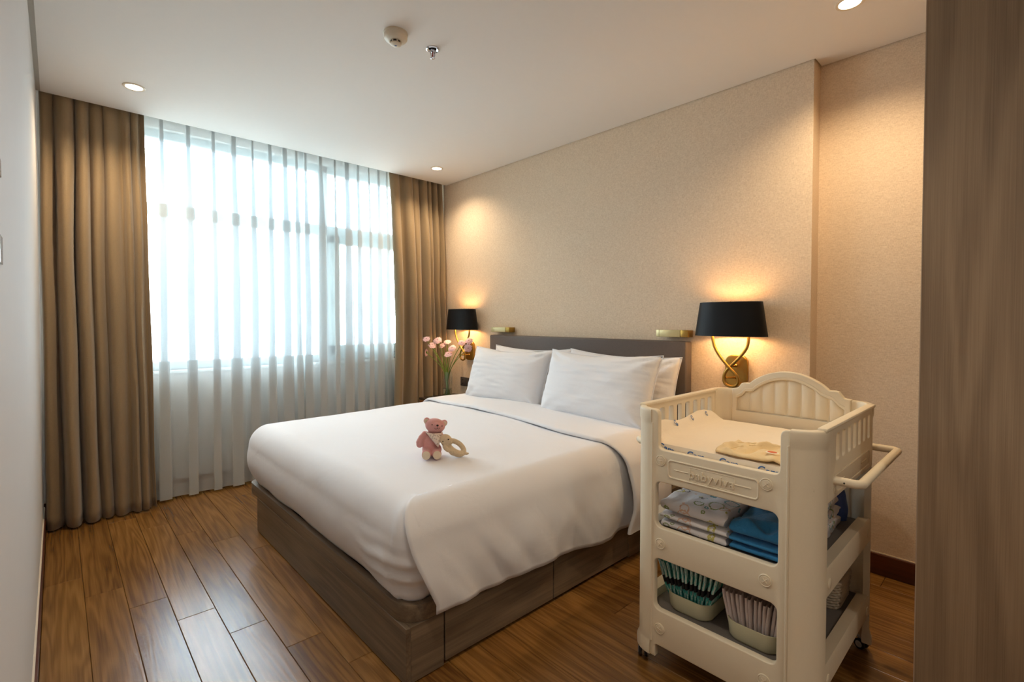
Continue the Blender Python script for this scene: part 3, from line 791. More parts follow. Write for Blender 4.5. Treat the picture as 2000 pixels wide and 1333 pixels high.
for i, (hy, hz, tilt, lab) in enumerate(heads):
    hx = vx+[-.165, -.165, -.12, -.07, -.02, .02, -.03, -.06, .0, .05, .02][i]
    f = (vx-hx)/2.69; hy2 = hy-(hx-vx)*.85*0; p = Vector((hx, hy+(hx-vx)*1.40, hz+(hx-vx)*-.075))
    a0 = Vector((vx+fl.uniform(-.016, .016), vy+(vy-p.y)*.055, vz+.022)); a1 = Vector((vx+(p.x-vx)*.16, vy+(p.y-vy)*.10, vz+.235))
    r_ = root('flower', p, lab, 'flower', 'pink flowers in the vase')
    pts = spline([a0, a1, a1.lerp(p, .5)+Vector((0, (p.y-vy)*.06*-1, .012)), p-Vector((0, 0, .004))], 6)
    b = bmesh.new(); tube(b, pts, .0032, 6); mk('stem', b, M_stem, r_)
    nrm = Vector((-.50-.2*math.sin(i*2.3), -.40+tilt*.5+(p.y-vy)*1.2, .78-abs(tilt)*.3)).normalized()
    if i == 1: nrm = Vector((-.55, .75, .05)).normalized()
    if i == 10: nrm = Vector((-.6, -.75, -.1)).normalized()
    q = nrm.to_track_quat('Z', 'Y').to_matrix().to_4x4()
    R_ = .041*fl.uniform(.85, 1.1)
    b = bmesh.new(); nP = 14
    for ring, (rr_, lift) in enumerate(((1.0, .004), (.72, .009))):
        for k in range(nP):
            a = 2*PI*(k+.5*ring)/nP+fl.uniform(-.08, .08); wd = R_*rr_*.185; ln = R_*rr_*fl.uniform(.9, 1.08)
            rowsv = []
            for s_, wv in ((.12, .35), (.45, .8), (.8, 1.0), (1.0, .45)):
                zc = lift+.010*s_*(1.0-s_*1.2)
                rowsv.append([b.verts.new(q @ Vector((math.cos(a)*ln*s_-math.sin(a)*wd*wv*e, math.sin(a)*ln*s_+math.cos(a)*wd*wv*e, zc+(.0 if e else .0015)))+p) for e in (-1, 0, 1)])
            for ra, rb in zip(rowsv[:-1], rowsv[1:]):
                for e in range(2): b.faces.new((ra[e], ra[e+1], rb[e+1], rb[e]))
    mk('petals', b, M_petal, r_)
    b = bmesh.new(); ball(b, (0, 0, .007), (R_*.26, R_*.26, .005), 10); xf(b, Matrix.Translation(p) @ q); mk('flower_centre', b, M_flc, r_)
    b = bmesh.new(); ball(b, (0, 0, -.002), (R_*.30, R_*.30, .007), 10); xf(b, Matrix.Translation(p) @ q); mk('calyx', b, M_stem, r_)

# ------------------------------------------------------------------ sconces and reading lights
def sconce(cy, label):
    t = root('wall_sconce', (XH, cy, .98), label, 'wall lamp', 'brass sconces beside the bed')
    sx_, a_, b_ = 2.785, .198, .096
    n = 64
    bm = bmesh.new()
    def ring(z, k, off): return [(sx_+(b_*k+off)*math.cos(2*PI*i/n), cy+(a_*k+off)*math.sin(2*PI*i/n), z) for i in range(n)]
    # oval shade flattened on its sides (superellipse)
    def sring(z, k, off):
        out = []
        for i in range(n):
            c_, s_ = math.cos(2*PI*i/n), math.sin(2*PI*i/n); e = .84
            out.append((sx_+(b_*k+off)*math.copysign(abs(c_)**e, c_), cy+(a_*k+off)*math.copysign(abs(s_)**e, s_), z))
        return out
    zb, zt = 1.186, 1.378
    def shell(o0, o1):
        b = bmesh.new(); R = [[b.verts.new(p) for p in sring(z, k, o)] for z, k, o in ((zb, 1, o0), (zt, .86, o0), (zt, .86, o1), (zb, 1, o1))]
        for q in range(4):
            A, Bq = R[q], R[(q+1) % 4]
            for i in range(n): b.faces.new((A[i], A[(i+1) % n], Bq[(i+1) % n], Bq[i]))
        return b
    sh = mk('lamp_shade', shell(0, -.0015), M_black, t, angle=50)
    mk('shade_lining', shell(-.0017, -.0028), M_shadein, sh, angle=50)
    b = bmesh.new()
    tube(b, [(sx_-b_*.86+.003, cy, zt-.012), (sx_+b_*.86-.003, cy, zt-.012)], .002, 6); tube(b, [(sx_, cy-a_*.86+.003, zt-.012), (sx_, cy+a_*.86-.003, zt-.012)], .002, 6)
    lathe(b, [(.0, .0), (.006, .0), (.006, .010), (.003, .016), (.0, .018)], (sx_, cy, zt-.012), 12); mk('finial', b, M_brass, t)
    # the crossing ribbon arm
    P = [(.098, 1.22), (.100, 1.20), (.099, 1.182), (.087, 1.124), (.054, 1.067), (.011, 1.016), (-.036, .968), (-.047, .935), (-.036, .909), (-.006, .900), (.024, .911), (.036, .938), (.029, .975), (-.004, 1.018), (-.050, 1.067), (-.089, 1.126), (-.097, 1.185), (-.098, 1.20), (-.097, 1.22)]
    pts = []
    sp = spline([(0, q[0], q[1]) for q in P], 6); N = len(sp)
    for i, q in enumerate(sp):
        f_ = i/(N-1); dx = -.012+.024*f_
        pts.append((2.79+dx, cy+q.y, q.z))
    b = bmesh.new(); tube(b, pts, .0085, 12); mk('arm', b, M_brass, t)
    ol = roundpoly([(cy-.064, .893, .05), (cy+.064, .893, .05), (cy+.064, 1.074, .05), (cy-.064, 1.074, .05)], 8)
    b = xf(plate([ol], .022, .005, 3), yz((XH-.0115, 0, 0))); bp = mk('back_plate', b, M_brass, t)
    for z, dy in ((1.012, .002), (.945, .03)):
        b = bmesh.new(); tube(b, [(XH-.02, cy, z), (2.80, cy+dy, z)], .006, 10); ball(b, (XH-.024, cy, z), (.006, .010, .010), 12)
        mk('support_rod', b, M_brass, t)
    for s in (-1, 1):
        b = bmesh.new(); tube(b, [(2.79+s*-.012, cy+s*.098, 1.215), (2.79+s*-.012, cy+s*.098, 1.255)], .011, 10)
        mk('lamp_holder', b, M_brass, t)
    for s in (-1, 1):
        b = bmesh.new(); ball(b, (2.79, cy+s*.097, 1.272), (.014, .014, .020), 14); mk('bulb', b, M_bulb, t)
        l = bpy.data.lights.new('sconce_lamp', 'POINT'); l.energy = SCONCE; l.color = (1, .67, .35); l.shadow_soft_size = .025
        lo = bpy.data.objects.new('sconce_lamp', l); COL.objects.link(lo); lo.parent = t; lo.location = Vector((2.79, cy+s*.06, 1.258))-Vector((XH, cy, .98))
    return t
sconce(1.172, 'brass ribbon wall sconce with black shade above changing cart')
sconce(3.672, 'brass ribbon wall sconce with black shade behind the vase')
def reading(y0, y1, label):
    t = root('reading_light', (XH, y0, 1.19), label, 'reading light', 'brass reading lights over the headboard')
    mk('lamp_bar', B(2.826, 2.866, y0+.052, y1, 1.170, 1.214, .003), M_brassp, t)
    mk('end_cap', B(2.825, 2.867, y0+.195, y0+.198, 1.169, 1.215, .001, 1), M_brassp, t)
    mk('mount', B(2.826, XH, y0, y0+.050, 1.170, 1.214, .003), M_brass, t)
    mk('wall_rail', B(2.868, XH, y0+.052, y1-.02, 1.180, 1.204, .002, 1), M_brass, t)
reading(1.445, 1.662, 'brass bar reading light above the headboard near the cart')
reading(3.06, 3.300, 'brass bar reading light above the headboard near the vase')

# ------------------------------------------------------------------ changing cart
cart = root('changing_cart', (1.945, .715, 0), 'cream plastic baby changing cart on casters with two open shelves', 'changing cart')
YM, XM = .715, 1.945
FX, BX = 1.58, 2.31
def flat_piece(top):
    o = [(.485, .045, 0), (.507, .045, 0), (.507, .092, .012), (.925, .092, .012), (.925, .045, 0), (.945, .045, 0)]+top
    return [roundpoly(o, 6), rrect(.515, .927, .524, .690, .022), rrect(.516, .929, .222, .411, .022)]
cut = [(.945, .950, 0), (.918, .950, .022), (.918, .807, .022), (.512, .807, .022), (.512, .946, .022), (.485, .946, 0)]
mk('front_panel', xf(plate(flat_piece(cut), .026, .004, 2), yz((FX+.013, 0, 0))), M_plast, cart, angle=35)
mk('back_panel', xf(plate(flat_piece([(.945, .70, 0), (.485, .70, 0)]), .026, .004, 2), yz((BX-.013, 0, 0))), M_plast, cart, angle=35)
def corner(sx, sy, top):
    """rounded corner post, quarter round in plan"""
    b = bmesh.new(); n = 14
    cx, cy = (FX+.08 if sx < 0 else BX-.08), (.485 if sy < 0 else .945)
    def ringpts(ro, ri, z):
        out = []
        for k in range(n+1):
            a = PI/2*k/n; out.append((cx+sx*ro*math.cos(a), cy+sy*ro*math.sin(a), z))
        for k in range(n, -1, -1):
            a = PI/2*k/n; out.append((cx+sx*ri*math.cos(a), cy+sy*ri*math.sin(a), z))
        return out
    lv = [(.082, .058, .045), (.088, .056, .050), (.088, .056, .072), (.0805, .058, .092), (.0790, .058, .10), (.0790, .058, top-.06), (.0790, .058, top-.052), (.0825, .056, top-.040), (.0825, .056, top-.010), (.0815, .058, top-.004), (.078, .060, top)]
    R = [[b.verts.new(p) for p in ringpts(*l)] for l in lv]
    m_ = len(R[0])
    for A, Bq in zip(R[:-1], R[1:]):
        for k in range(m_): b.faces.new((A[k], A[(k+1) % m_], Bq[(k+1) % m_], Bq[k]))
    b.faces.new(R[0]); b.faces.new(R[-1]); return b
for sx in (-1, 1):
    for sy in (-1, 1):
        mk('corner_post', corner(sx, sy, .950 if sx < 0 else .958), M_plast, cart, angle=50)
# raised edges on the posts' inner side
for y in (.490, .940):
    b = bmesh.new(); tube(b, spline([(FX-.0005, y, .10), (FX-.0005, y, .5), (FX-.0005, y, .90)], 4), .0035, 8); mk('post_ridge', b, M_plast, cart)
# arched back board with slats
def arch(off=0):
    p = []
    for k in range(25):
        a = -1+2*k/24; p.append((.715+a*(.155-off*.4), .990+.064*(1-a*a)**.9-off))
    return p
ol = [(.945, .70), (.945, .958)]+[(.945-.008*k, .958+.004*math.sin(k)) for k in (1,)]+[(.915, .968), (.905, .984), (.890, .990)]
ar = arch(); ar.reverse()
ol = [(.485, .70), (.945, .70), (.945, .960), (.922, .964), (.912, .976), (.904, .988), (.888, .991)]+[q for q in ar]+[(.542, .991), (.526, .988), (.518, .976), (.508, .964), (.485, .960)]
ia = arch(.036); ia.reverse()
il = [(.505, .862), (.925, .862), (.925, .918), (.905, .930), (.885, .952)]+[q for q in ia if .575 < q[0] < .86]+[(.545, .952), (.525, .930), (.505, .918)]
mk('back_board', xf(plate([ol], .016, .003, 2), yz((2.297, 0, 0))), M_plast, cart, angle=35)
mk('arched_border', xf(plate([ol, il], .016, .004, 2), yz((2.283, 0, 0))), M_plast, cart, angle=35)
b = bmesh.new(); tube(b, [(2.277, q[0], q[1]+.012) for q in il[2:]], .0035, 8); mk('border_ridge', b, M_plast, cart)
def itop(y):
    for (ya, za), (yb, zb) in zip(il[1:-1], il[2:]):
        if yb <= y <= ya: return za+(zb-za)*(ya-y)/max(1e-6, ya-yb)
    return .918
nsl = 8; sw = (.921-.509)/nsl
for k in range(nsl):
    ya = .509+sw*k+.002; yb = ya+sw-.004
    b = bmesh.new()
    def fs(i, j):
        t = i/10; y = ya+(yb-ya)*t; z = .866+(itop(y)-.004-.866)*j/6
        return (2.2895-.0075*math.sin(PI*t)**.6*(1 if 0 < j < 6 else .4), y, z)
    grid(b, 11, 7, fs); mk('slat', b, M_plast, cart, angle=60)
# side rails with slots
for sy in (-1, 1):
    yc = .416 if sy < 0 else 1.014
    holes = [rrect(1.738+.0692*k+.004, 1.738+.0692*k+.044, .842, .925, .010, 4) for k in range(7)]
    mk('side_rail', xf(plate([rrect(1.655, 2.236, .728, .950, .006, 3)]+holes, .020, .003, 1), xz((0, yc, 0))), M_plast, cart, angle=35)
    mk('rail_cap', B(1.632, 2.262, yc-.014, yc+.014, .944, .957, .005, 2), M_plast, cart)
    b = bmesh.new(); yy = yc-.0105 if sy < 0 else yc+.0105
    tube(b, [(x, yy, z) for x, z in rrect(1.72, 2.18, .745, .80, .012, 5)], .003, 6, closed=True)
    for xa in (1.76, 2.06): tube(b, [(xa, yy, .772), (xa+.08, yy, .772)], .002, 6)
    mk('rail_moulding', b, M_plast, cart)
    # push handle
    yo = .338 if sy < 0 else 1.092
    b = bmesh.new()
    pth = [(1.722, yc, .787), (1.722, yo+.012*-sy, .787), (1.734, yo, .787), (2.283, yo, .787), (2.295, yo+.012*-sy, .787), (2.295, yc, .787)]
    tube(b, pth, .0135, 12); hd = mk('push_handle', b, M_plast, cart, angle=50)
    for xx in (1.71, 2.307):
        b = bmesh.new(); ball(b, (xx, (yc+yo)/2, .787), (.003, .003, .003), 8); mk('handle_screw', b, M_detd, hd)
# shelves: tray board, grey liner, side beams
for z, zb, nm in ((.495, .445, 1), (.201, .163, 2)):
    mk('shelf_board', B(1.604, 2.286, .43, 1.0, z-.022, z-.004, .002, 1), M_plast, cart)
    mk('shelf_liner', B(1.606, 2.284, .452, .978, z-.004, z, .001, 1), M_liner, cart, smooth=False)
    for sy in (-1, 1):
        b = bmesh.new(); s = -sy
        y_ = .407 if sy < 0 else 1.023
        pr = [(y_, zb), (y_, z+.026), (y_+s*.004, z+.033), (y_+s*.040, z+.026), (y_+s*.045, z+.004), (y_+s*.045, zb)]
        V = [[b.verts.new((x, p[0], p[1])) for p in pr] for x in (1.652, 2.238)]
        for k in range(6): b.faces.new((V[0][k], V[0][(k+1) % 6], V[1][(k+1) % 6], V[1][k]))
        b.faces.new(V[0]); b.faces.new(V[1]); mk('side_beam', b, M_plast, cart, angle=30)
        for xx in (1.69, 2.20):
            b = bmesh.new(); q_ = 1 if sy < 0 else -1
            lathe(b, [(.016, 0), (.016, .002*q_), (.012, .004*q_), (.0, .004*q_)], (xx, y_, z-.015), 16, axis='-y'); mk('beam_stud', b, M_plast, cart)
mk('top_tray', B(1.604, 2.28, .427, 1.003, .770, .790, .002, 1), M_plast, cart)
# screws on the front panel
b = bmesh.new()
lathe(b, [(.0195, 0), (.0195, .002), (.0175, .0035), (.0155, .0015), (.0135, .0035), (.0, .0042)], (0, 0, 0), 24, axis='-x')
for a in (0, PI/2):
    c_, s_ = math.cos(a), math.sin(a)
    tube(b, [(-.0045, -.009*c_, -.009*s_), (-.0045, .009*c_, .009*s_)], .0014, 6)
sm0 = None
for y, z, a in ((.905, .769, 0), (.549, .771, .78), (.905, .467, .6), (.549, .474, .78), (.905, .157, .2), (.549, .162, .78)):
    if sm0 is None:
        o = mk('screw', b, M_plast, cart, local=True); sm0 = o.data
    else:
        o = bpy.data.objects.new('screw', sm0); COL.objects.link(o); o.parent = cart
    o.location = Vector((FX-.0002, y, z))-cart.location; o.rotation_euler = (a, 0, 0)
# name plate
yt = frame((0, -1, 0), (0, 0, 1), (-1, 0, 0), (FX-.0008, .722, .7445))
b = text_bm('babyviva', .041, .0036, .0002, 1.10); mk('raised_lettering', xf(b, yt), M_plast, cart, angle=30)
b = bmesh.new()
tube(b, [(FX, y, z) for y, z in rrect(.573, .876, .716, .777, .012, 5)], .0032, 8, closed=True)
tube(b, [(FX, y, z) for y, z in rrect(.645, .797, .722, .768, .004, 3)], .0012, 6, closed=True)
for ya in (.802, .594): tube(b, [(FX, ya, .746), (FX, ya+.052, .746)], .0022, 8)
mk('plate_moulding', b, M_plast, cart)
# casters
cas = None
for x, y, a in ((1.618, .995, .5), (1.618, .44, -.3), (2.272, .995, .4), (2.272, .44, 1.2)):
    if cas is None:
        b = bmesh.new(); tube(b, [(0, 0, .0), (0, 0, .026)], .006, 8); box(b, -.012, .018, -.009, .009, .018, .030, .003, 1)
        cas = mk('caster', b, M_hub, cart, local=True); cas.location = Vector((x, y, .02))-cart.location
        for s in (-1, 1):
            b = bmesh.new(); lathe(b, [(.0, -.006), (.015, -.006), (.0195, -.004), (.020, 0), (.0195, .004), (.015, .006), (.0, .006)], (-.004, s*.011, .0), 20, axis='-y'); w = mk('wheel', b, M_wheel, cas, local=True)
            b = bmesh.new(); lathe(b, [(.0, s*-.0072), (.011, s*-.0072), (.0125, s*-.006)], (-.004, s*.011, .0), 16, axis='-y'); mk('wheel_hub', b, M_hub, cas, local=True)
        cas.rotation_euler = (0, 0, a)
    else:
        c2 = copy_thing(cas, Vector((x, y, .02))-cart.location, cart); c2.rotation_euler = (0, 0, a)

# changing pad with turned-up edge and blue printed words
bm = bmesh.new()
def fp(i, j):
    u = i/47; v = j/47; x = 1.610+.662*u; y = .430+.571*v
    e = min(u, 1-u)*14; f_ = min(v, 1-v)*16
    rim = sstep(.93, 1.0, v)
    z = .822+.004*nz(x*6, y*6, 2)+.0025*nz(x*16, y*16, 5)
    z = .793+(z-.793)*min(1, max(.0, e))**.35*min(1, max(.0, f_ if v < .5 else 1))**.35
    z += rim*(.046+.010*math.sin(x*19))*sstep(0, .06, u)*sstep(0, .14, 1-u)
    return (x, y, z)
grid(bm, 48, 48, fp)
bd = [[bm.verts.new((1.610+.662*i, .43+.571*j, .7915)) for j in (0, 1)] for i in (0, 1)]
bm.faces.new((bd[0][0], bd[1][0], bd[1][1], bd[0][1]))
pad = mk('changing_pad', bm, M_pad, loc=(1.94, .715, .792), angle=180); tag(pad, 'white changing pad with blue printed words on the cart top', 'changing pad')
bm = bmesh.new()
grid(bm, 40, 8, lambda i, j: (1.6085-.002*math.sin(PI*j/7)+.0015*nz(i*.5, j*.3, 1), .445+.545*i/39, .794+(.824+.003*nz(i*.3, 0, 3)-.794)*j/7))
mk('front_edge', bm, M_pad, pad, angle=180)
for y, z, rz_ in ((.900, .8090, .18), (.788, .8030, 0), (.675, .8030, 0), (.553, .8035, 0)):
    M = frame((0, -math.cos(rz_), -math.sin(rz_)), (0, -math.sin(rz_), math.cos(rz_)), (-1, 0, 0), (1.6055, y, z))
    mk('printed_word', xf(text_bm('Cam', .034, .0004, .0005), M), M_print, pad, smooth=False)
for x in (1.700, 1.842, 1.984, 2.12):
    M = frame((math.cos(.5), 0, -math.sin(.5)), (math.sin(.5)*.75, .35, math.cos(.5)*.75), (0, -1, .4), (x, .985, .852))
    mk('printed_word', xf(text_bm('Cam', .030, .0004, .0005), M), M_print, pad, smooth=False)
# folded baby shirt
bm = bmesh.new(); n = 56
def fsh(i, j):
    u, v = i/(n-1), j/(n-1)         # u: towards +y (left), v: depth +x
    y = .472+(.262+.020*v+.012*math.sin(v*5))*u; x = 1.632+(.215+.03*math.sin(u*5+.4)-.035*math.sin(PI*u)**2)*v+.008*math.sin(u*7)*(1-v)
    e = min(u, 1-u, v, 1-v)*9
    z = .827+.011*min(1, e)**.5
    z += .010*math.exp(-((v-.52-.16*math.sin(u*4.4))/.07)**2)*sstep(0, .15, u)*sstep(0, .1, 1-u)
    z += .008*math.exp(-((v-.78+.25*u)/.06)**2)*sstep(0, .1, 1-u)+.006*math.exp(-((u-.30-.30*v)/.05)**2)*(1-v)
    z += (.010*nz(u*5, v*5, 3)+.014*nz(u*8+3*v, v*4-2*u, 6)+.006*nz(u*15, v*9, 2))*min(1, e)*(1-.9*math.exp(-(((x-1.675)/.035)**2+((y-.566)/.035)**2)))
    return (x, y, z)
grid(bm, n, n, fsh)
sh = mk('folded_shirt', bm, M_shirt, loc=(1.74, .60, .825), angle=180); s = sh.modifiers.new('thickness', 'SOLIDIFY'); s.thickness = .006; s.offset = -1
tag(sh, 'cream folded baby shirt with a small orange badge lying on changing pad', 'shirt')
b = bmesh.new(); lathe(b, [(.0, .0012), (.018, .0012), (.020, .0)], (1.675, .566, .8480), 24, sx=.72); mk('badge_rim', b, M_badgew, sh)
b = bmesh.new(); lathe(b, [(.0, .0022), (.0135, .0022), (.015, .0010)], (1.675, .566, .8480), 24, sx=.72); mk('badge', b, M_orange, sh)
b = bmesh.new()
tube(b, spline([(1.70, .735, .842), (1.745, .68, .848), (1.755, .60, .850), (1.80, .53, .848), (1.83, .48, .846)], 6), .0016, 6)
tube(b, spline([(1.645, .69, .842), (1.70, .665, .847), (1.735, .62, .850)], 6), .0013, 6); mk('seam', b, M_shirt, sh)

# folded cloths
def cloth_fold(name, x0, x1, y0, y1, z0, h, mat, seed, label, group, puff=0):
    bm = bmesh.new(); nu, nv = 56, 40
    def f(i, j):
        a = 2*PI*i/nu; t = j/(nv-1); y = y0+(y1-y0)*t
        c_, s_ = math.cos(a), math.sin(a)
        e = .42
        px = math.copysign(abs(c_)**e, c_); pz = math.copysign(abs(s_)**.8, s_)
        x = (x0+x1)/2+px*(x1-x0)/2
        top = max(0, pz)
        hh = h/2
        z = z0+hh+pz*hh*(1 if pz < 0 else 1)
        z += top*(puff*(.55*nz(x*14, y*14, seed)+.45*nz(x*30, y*22, seed+2)))
        y += .007*nz(x*10, t*2, seed+a)*(1 if 0 < t < 1 else 1.6)
        x += .004*nz(y*14, a, seed+3)
        if t in (0.0, 1.0): z = z0+hh+(z-z0-hh)*.8
        return (x, y, max(z, z0+.0003))
    V = grid(bm, nu, nv, f, closeu=True)
    bm.faces.new([V[i][0] for i in range(nu)]); bm.faces.new([V[i][-1] for i in range(nu)])
    # fold line along the front
    o = mk(name, bm, mat, loc=((x0+x1)/2, (y0+y1)/2, z0), angle=60)
    return tag(o, label, 'folded cloth', group)
zs = .4955
G1 = 'printed muslin cloths on the cart shelf'; G2 = 'blue muslin cloths on the cart shelf'
cloth_fold('folded_cloth', 1.650, 1.93, .704, .946, zs, .030, M_motif, 1, 'bottom printed white muslin of the front left stack on middle shelf', G1, .002)
cloth_fold('folded_cloth', 1.652, 1.93, .702, .948, zs+.0305, .029, M_motif, 2, 'middle printed white muslin of the front left stack on middle shelf', G1, .002)
cloth_fold('folded_cloth', 1.648, 1.93, .708, .942, zs+.060, .054, M_motif, 3, 'top thick printed white muslin of the front left stack, middle shelf', G1, .016)
cloth_fold('folded_cloth', 1.662, 1.92, .502, .692, zs, .026, M_bluec, 4, 'bottom bright blue muslin of the front right stack on middle shelf', G2, .002)
cloth_fold('folded_cloth', 1.660, 1.92, .500, .694, zs+.0265, .026, M_bluec, 5, 'middle bright blue muslin of the front right stack on middle shelf', G2, .002)
cloth_fold('folded_cloth', 1.658, 1.92, .498, .690, zs+.053, .050, M_bluec, 6, 'top crumpled bright blue muslin of the front right stack, middle shelf', G2, .040)
for k in range(3):
    cloth_fold('folded_cloth', 1.955, 2.185, .492+.004*k, .70, zs+.0385*k, .038, M_motif, 10+k, ['lowest', 'second', 'third'][k]+' rolled pale muslin of the rear right pile on middle shelf', G1, .003)
cloth_fold('folded_cloth', 1.95, 2.17, .50, .705, zs+.116, .026, M_denim, 14, 'dark blue muslin topping the rear right pile on middle shelf', G2, .008)
# blue pouch at the back
bm = bmesh.new()
def fpo(i, j):
    a = 2*PI*i/28; t = j/14
    w = .040*(1-.25*t**3)*(.94+.06*math.sin(PI*t)); d = .030*(1-t**4*.7)
    return (2.236+d*math.cos(a)+.003*nz(t*3, math.cos(a), 2), .520+w*math.sin(a)+.012*nz(t*2, math.sin(a)*2, 5)*t, zs+.0005+.112*t+.008*nz(math.cos(a)*2, math.sin(a)*2, 7)*t)
V = grid(bm, 28, 15, fpo, closeu=True); bm.faces.new([V[i][0] for i in range(28)]); bm.faces.new([V[i][-1] for i in range(28)])
tag(mk('blue_pouch', bm, M_bottle, loc=(2.236, .52, zs), angle=70), 'blue soft pouch standing at the back of the middle shelf', 'pouch')

# tubs with diapers on the lower shelf
def tub(y0, y1, x0, x1, label):
    bm = bmesh.new(); z0 = .2012; lv = [(.012, 0), (.008, .002), (.004, .010), (0, .058), (-.0005, .064), (.0025, .064), (.003, .058), (.007, .012), (.014, .005)]
    R = []
    for ins, dz in lv: R.append([bm.verts.new((x, y, z0+dz)) for x, y in rrect(x0+ins, x1-ins, y0+ins, y1-ins, .045, 8)])
    m_ = len(R[0])
    for A, Bq in zip(R[:-1], R[1:]):
        for k in range(m_): bm.faces.new((A[k], A[(k+1) % m_], Bq[(k+1) % m_], Bq[k]))
    bm.faces.new(R[0]); bm.faces.new(R[-1])
    return tag(mk('storage_tub', bm, M_tub, loc=((x0+x1)/2, (y0+y1)/2, z0), angle=60), label, 'tub', 'sage tubs on the lower shelf')
tub(.757, .926, 1.648, 1.868, 'pale sage tub of teal diapers at left of the lower shelf')
tub(.530, .702, 1.640, 1.868, 'pale sage tub of white diapers at right of the lower shelf')
def diaper_mesh(name, w, h, mat, seed, fl):
    bm = bmesh.new(); nu, nv = 14, 12
    def g(s):
        def f(i, j):
            u = math.sin(PI/2*(-1+2*i/(nu-1))); t = j/(nv-1)
            th = .0064*(1-abs(u)**24)**.5*(1-.3*t**3)
            x = u*w/2*(1-.10*t*(1-fl)+.10*fl*math.sin(PI*t)); y = s*th+.004*nz(u*2, t*3, seed)*t+.010*(u*u)*t*-1
            return (x, y, h*t*(1-.05*u*u)+.003*nz(u*5, seed, t))
        return f
    grid(bm, nu, nv, g(1)); grid(bm, nu, nv, g(-1)); bmesh.ops.remove_doubles(bm, verts=bm.verts, dist=.0005)
    o = mk(name, bm, mat, local=True, angle=180); return o
ORD = ['rightmost ', 'second from right ', 'third from right ', 'fourth from right ', 'fifth from right ', 'sixth from right ', 'middle ', 'sixth from left ', 'fifth from left ', 'fourth from left ', 'third from left ', 'second from left ', 'leftmost ']
def diapers(n, y0, y1, xc, mat, seed, lean0, lean1, label, group, w, h, fl):
    protos = []
    for k in range(n):
        t = k/(n-1)
        if k < 3: o = diaper_mesh('folded_diaper', w, h, mat, seed+k, fl); protos.append(o)
        else: o = protos[k % 3].copy(); COL.objects.link(o)
        o.location = (xc+.003*math.sin(k*2.1), y0+(y1-y0)*t, .2085); o.rotation_euler = (lean0+(lean1-lean0)*t, .03*math.sin(k*1.7), .02*math.sin(k*2.9))
        tag(o, ORD[n-1-k]+label, 'diaper', group)
diapers(13, .778, .903, 1.752, M_teal, 30, .16, -.50, 'teal patterned diaper with black band standing in the left tub', 'teal diapers in the left tub', .150, .165, 1)
diapers(13, .552, .682, 1.748, M_wdia, 50, .05, -.34, 'white crinkled diaper standing in the right tub', 'white diapers in the right tub', .165, .145, .6)

# wicker basket at the back of the lower shelf
t = root('basket', (2.17, .56, .2015), 'pale woven basket at the back right of the lower shelf', 'basket')
bm = bmesh.new()
for k in range(10):
    z = .207+.0105*k; g = .004*k/10*2
    ol = rrect(2.085-g, 2.262+g, .478-g, .66+g, .03, 5); N = len(ol)
    tube(bm, [(x+.0015*math.cos(q*PI+k*PI), y+.0015*math.cos(q*PI+k*PI), z) for q, (x, y) in enumerate(ol)], .0058, 6, closed=True)
mk('weave', bm, M_wick, t)
mk('basket_floor', B(2.09, 2.257, .483, .655, .2015, .206), M_wick, t)
for k in range(4):
    b = bmesh.new(); x = 2.11+.037*k; tube(b, [(x, .50+.01*k, .207+.018), (x+.01, .56, .26), (x-.005, .60, .322+.006*(k % 2))], .0165, 10)
    o = mk('rolled_cloth', b, M_cream, loc=(x, .55, .22)); tag(o, ['front', 'second', 'third', 'rearmost'][k]+' rolled cream cloth poking out of the woven basket', 'rolled cloth', 'rolled cloths in the basket')

# ------------------------------------------------------------------ soft toys on the bed
bz = topz(1.265, 1.90)+.0015
bear = root('teddy_bear', (1.265, 1.90, bz), 'dusty pink teddy bear with star print bandana sitting on the duvet', 'soft toy', None, math.radians(-34))
def bk(name, bm, mat, parent=bear, **k): return mk(name, bm, mat, parent, local=True, **k)
Rx = lambda a: Matrix.Rotation(a, 3, 'X'); Ry = lambda a: Matrix.Rotation(a, 3, 'Y'); Rz = lambda a: Matrix.Rotation(a, 3, 'Z')
b = bmesh.new()
ball(b, (-.004, .006, .058), (.040, .036, .052)); ball(b, (.002, .004, .030), (.046, .040, .032))
ball(b, (.017, -.002, .141), (.047, .040, .034), rot=Ry(.18)); ball(b, (.024, -.030, .146), (.022, .020, .016), rot=Ry(.18))
ball(b, (.010, .0, .108), (.026, .024, .022))
ball(b, (-.030, .0, .101), .0165); ball(b, (.037, .0, .095), .0160)
tube(b, [(-.028, .0, .104), (-.044, -.006, .088), (-.054, -.012, .066), (-.053, -.014, .056)], [.015, .016, .018, .014], 12); ball(b, (-.053, -.014, .060), .017)
tube(b, [(.036, .0, .098), (.052, -.006, .082), (.062, -.008, .060)], [.015, .016, .016], 12); ball(b, (.062, -.008, .058), .016)
for s, xx in ((-1, -.022), (1, .024)):
    tube(b, [(xx*.9, -.010, .026), (xx, -.040, .022), (xx*1.05, -.058, .022)], [.022, .021, .021], 14); ball(b, (xx*1.05, -.058, .022+.002*s), (.021, .014, .022))
for xx, zz, a in ((-.021, .163, -.35), (.058, .150, .6)): ball(b, (xx, .006, zz), (.016, .009, .017), rot=Ry(a))
bb = remesh(b, .0035, 4)
zmin = min(v.co.z for v in bb.verts)
for v in bb.verts: v.co.z -= zmin
bk('body', bb, M_bear, angle=180)
for xx, zz, a in ((-.0215, .1635, -.35), (.0585, .1505, .6)):
    b = bmesh.new(); ball(b, (xx, -.002, zz-.001), (.0115, .004, .0125), rot=Ry(a)); bk('ear_lining', b, M_cream)
for s, xx in ((-1, -.022), (1, .024)):
    b = bmesh.new(); ball(b, (xx*1.05, -.0705, .0225), (.0185, .0035, .0200)); bk('foot_sole', b, M_cream)
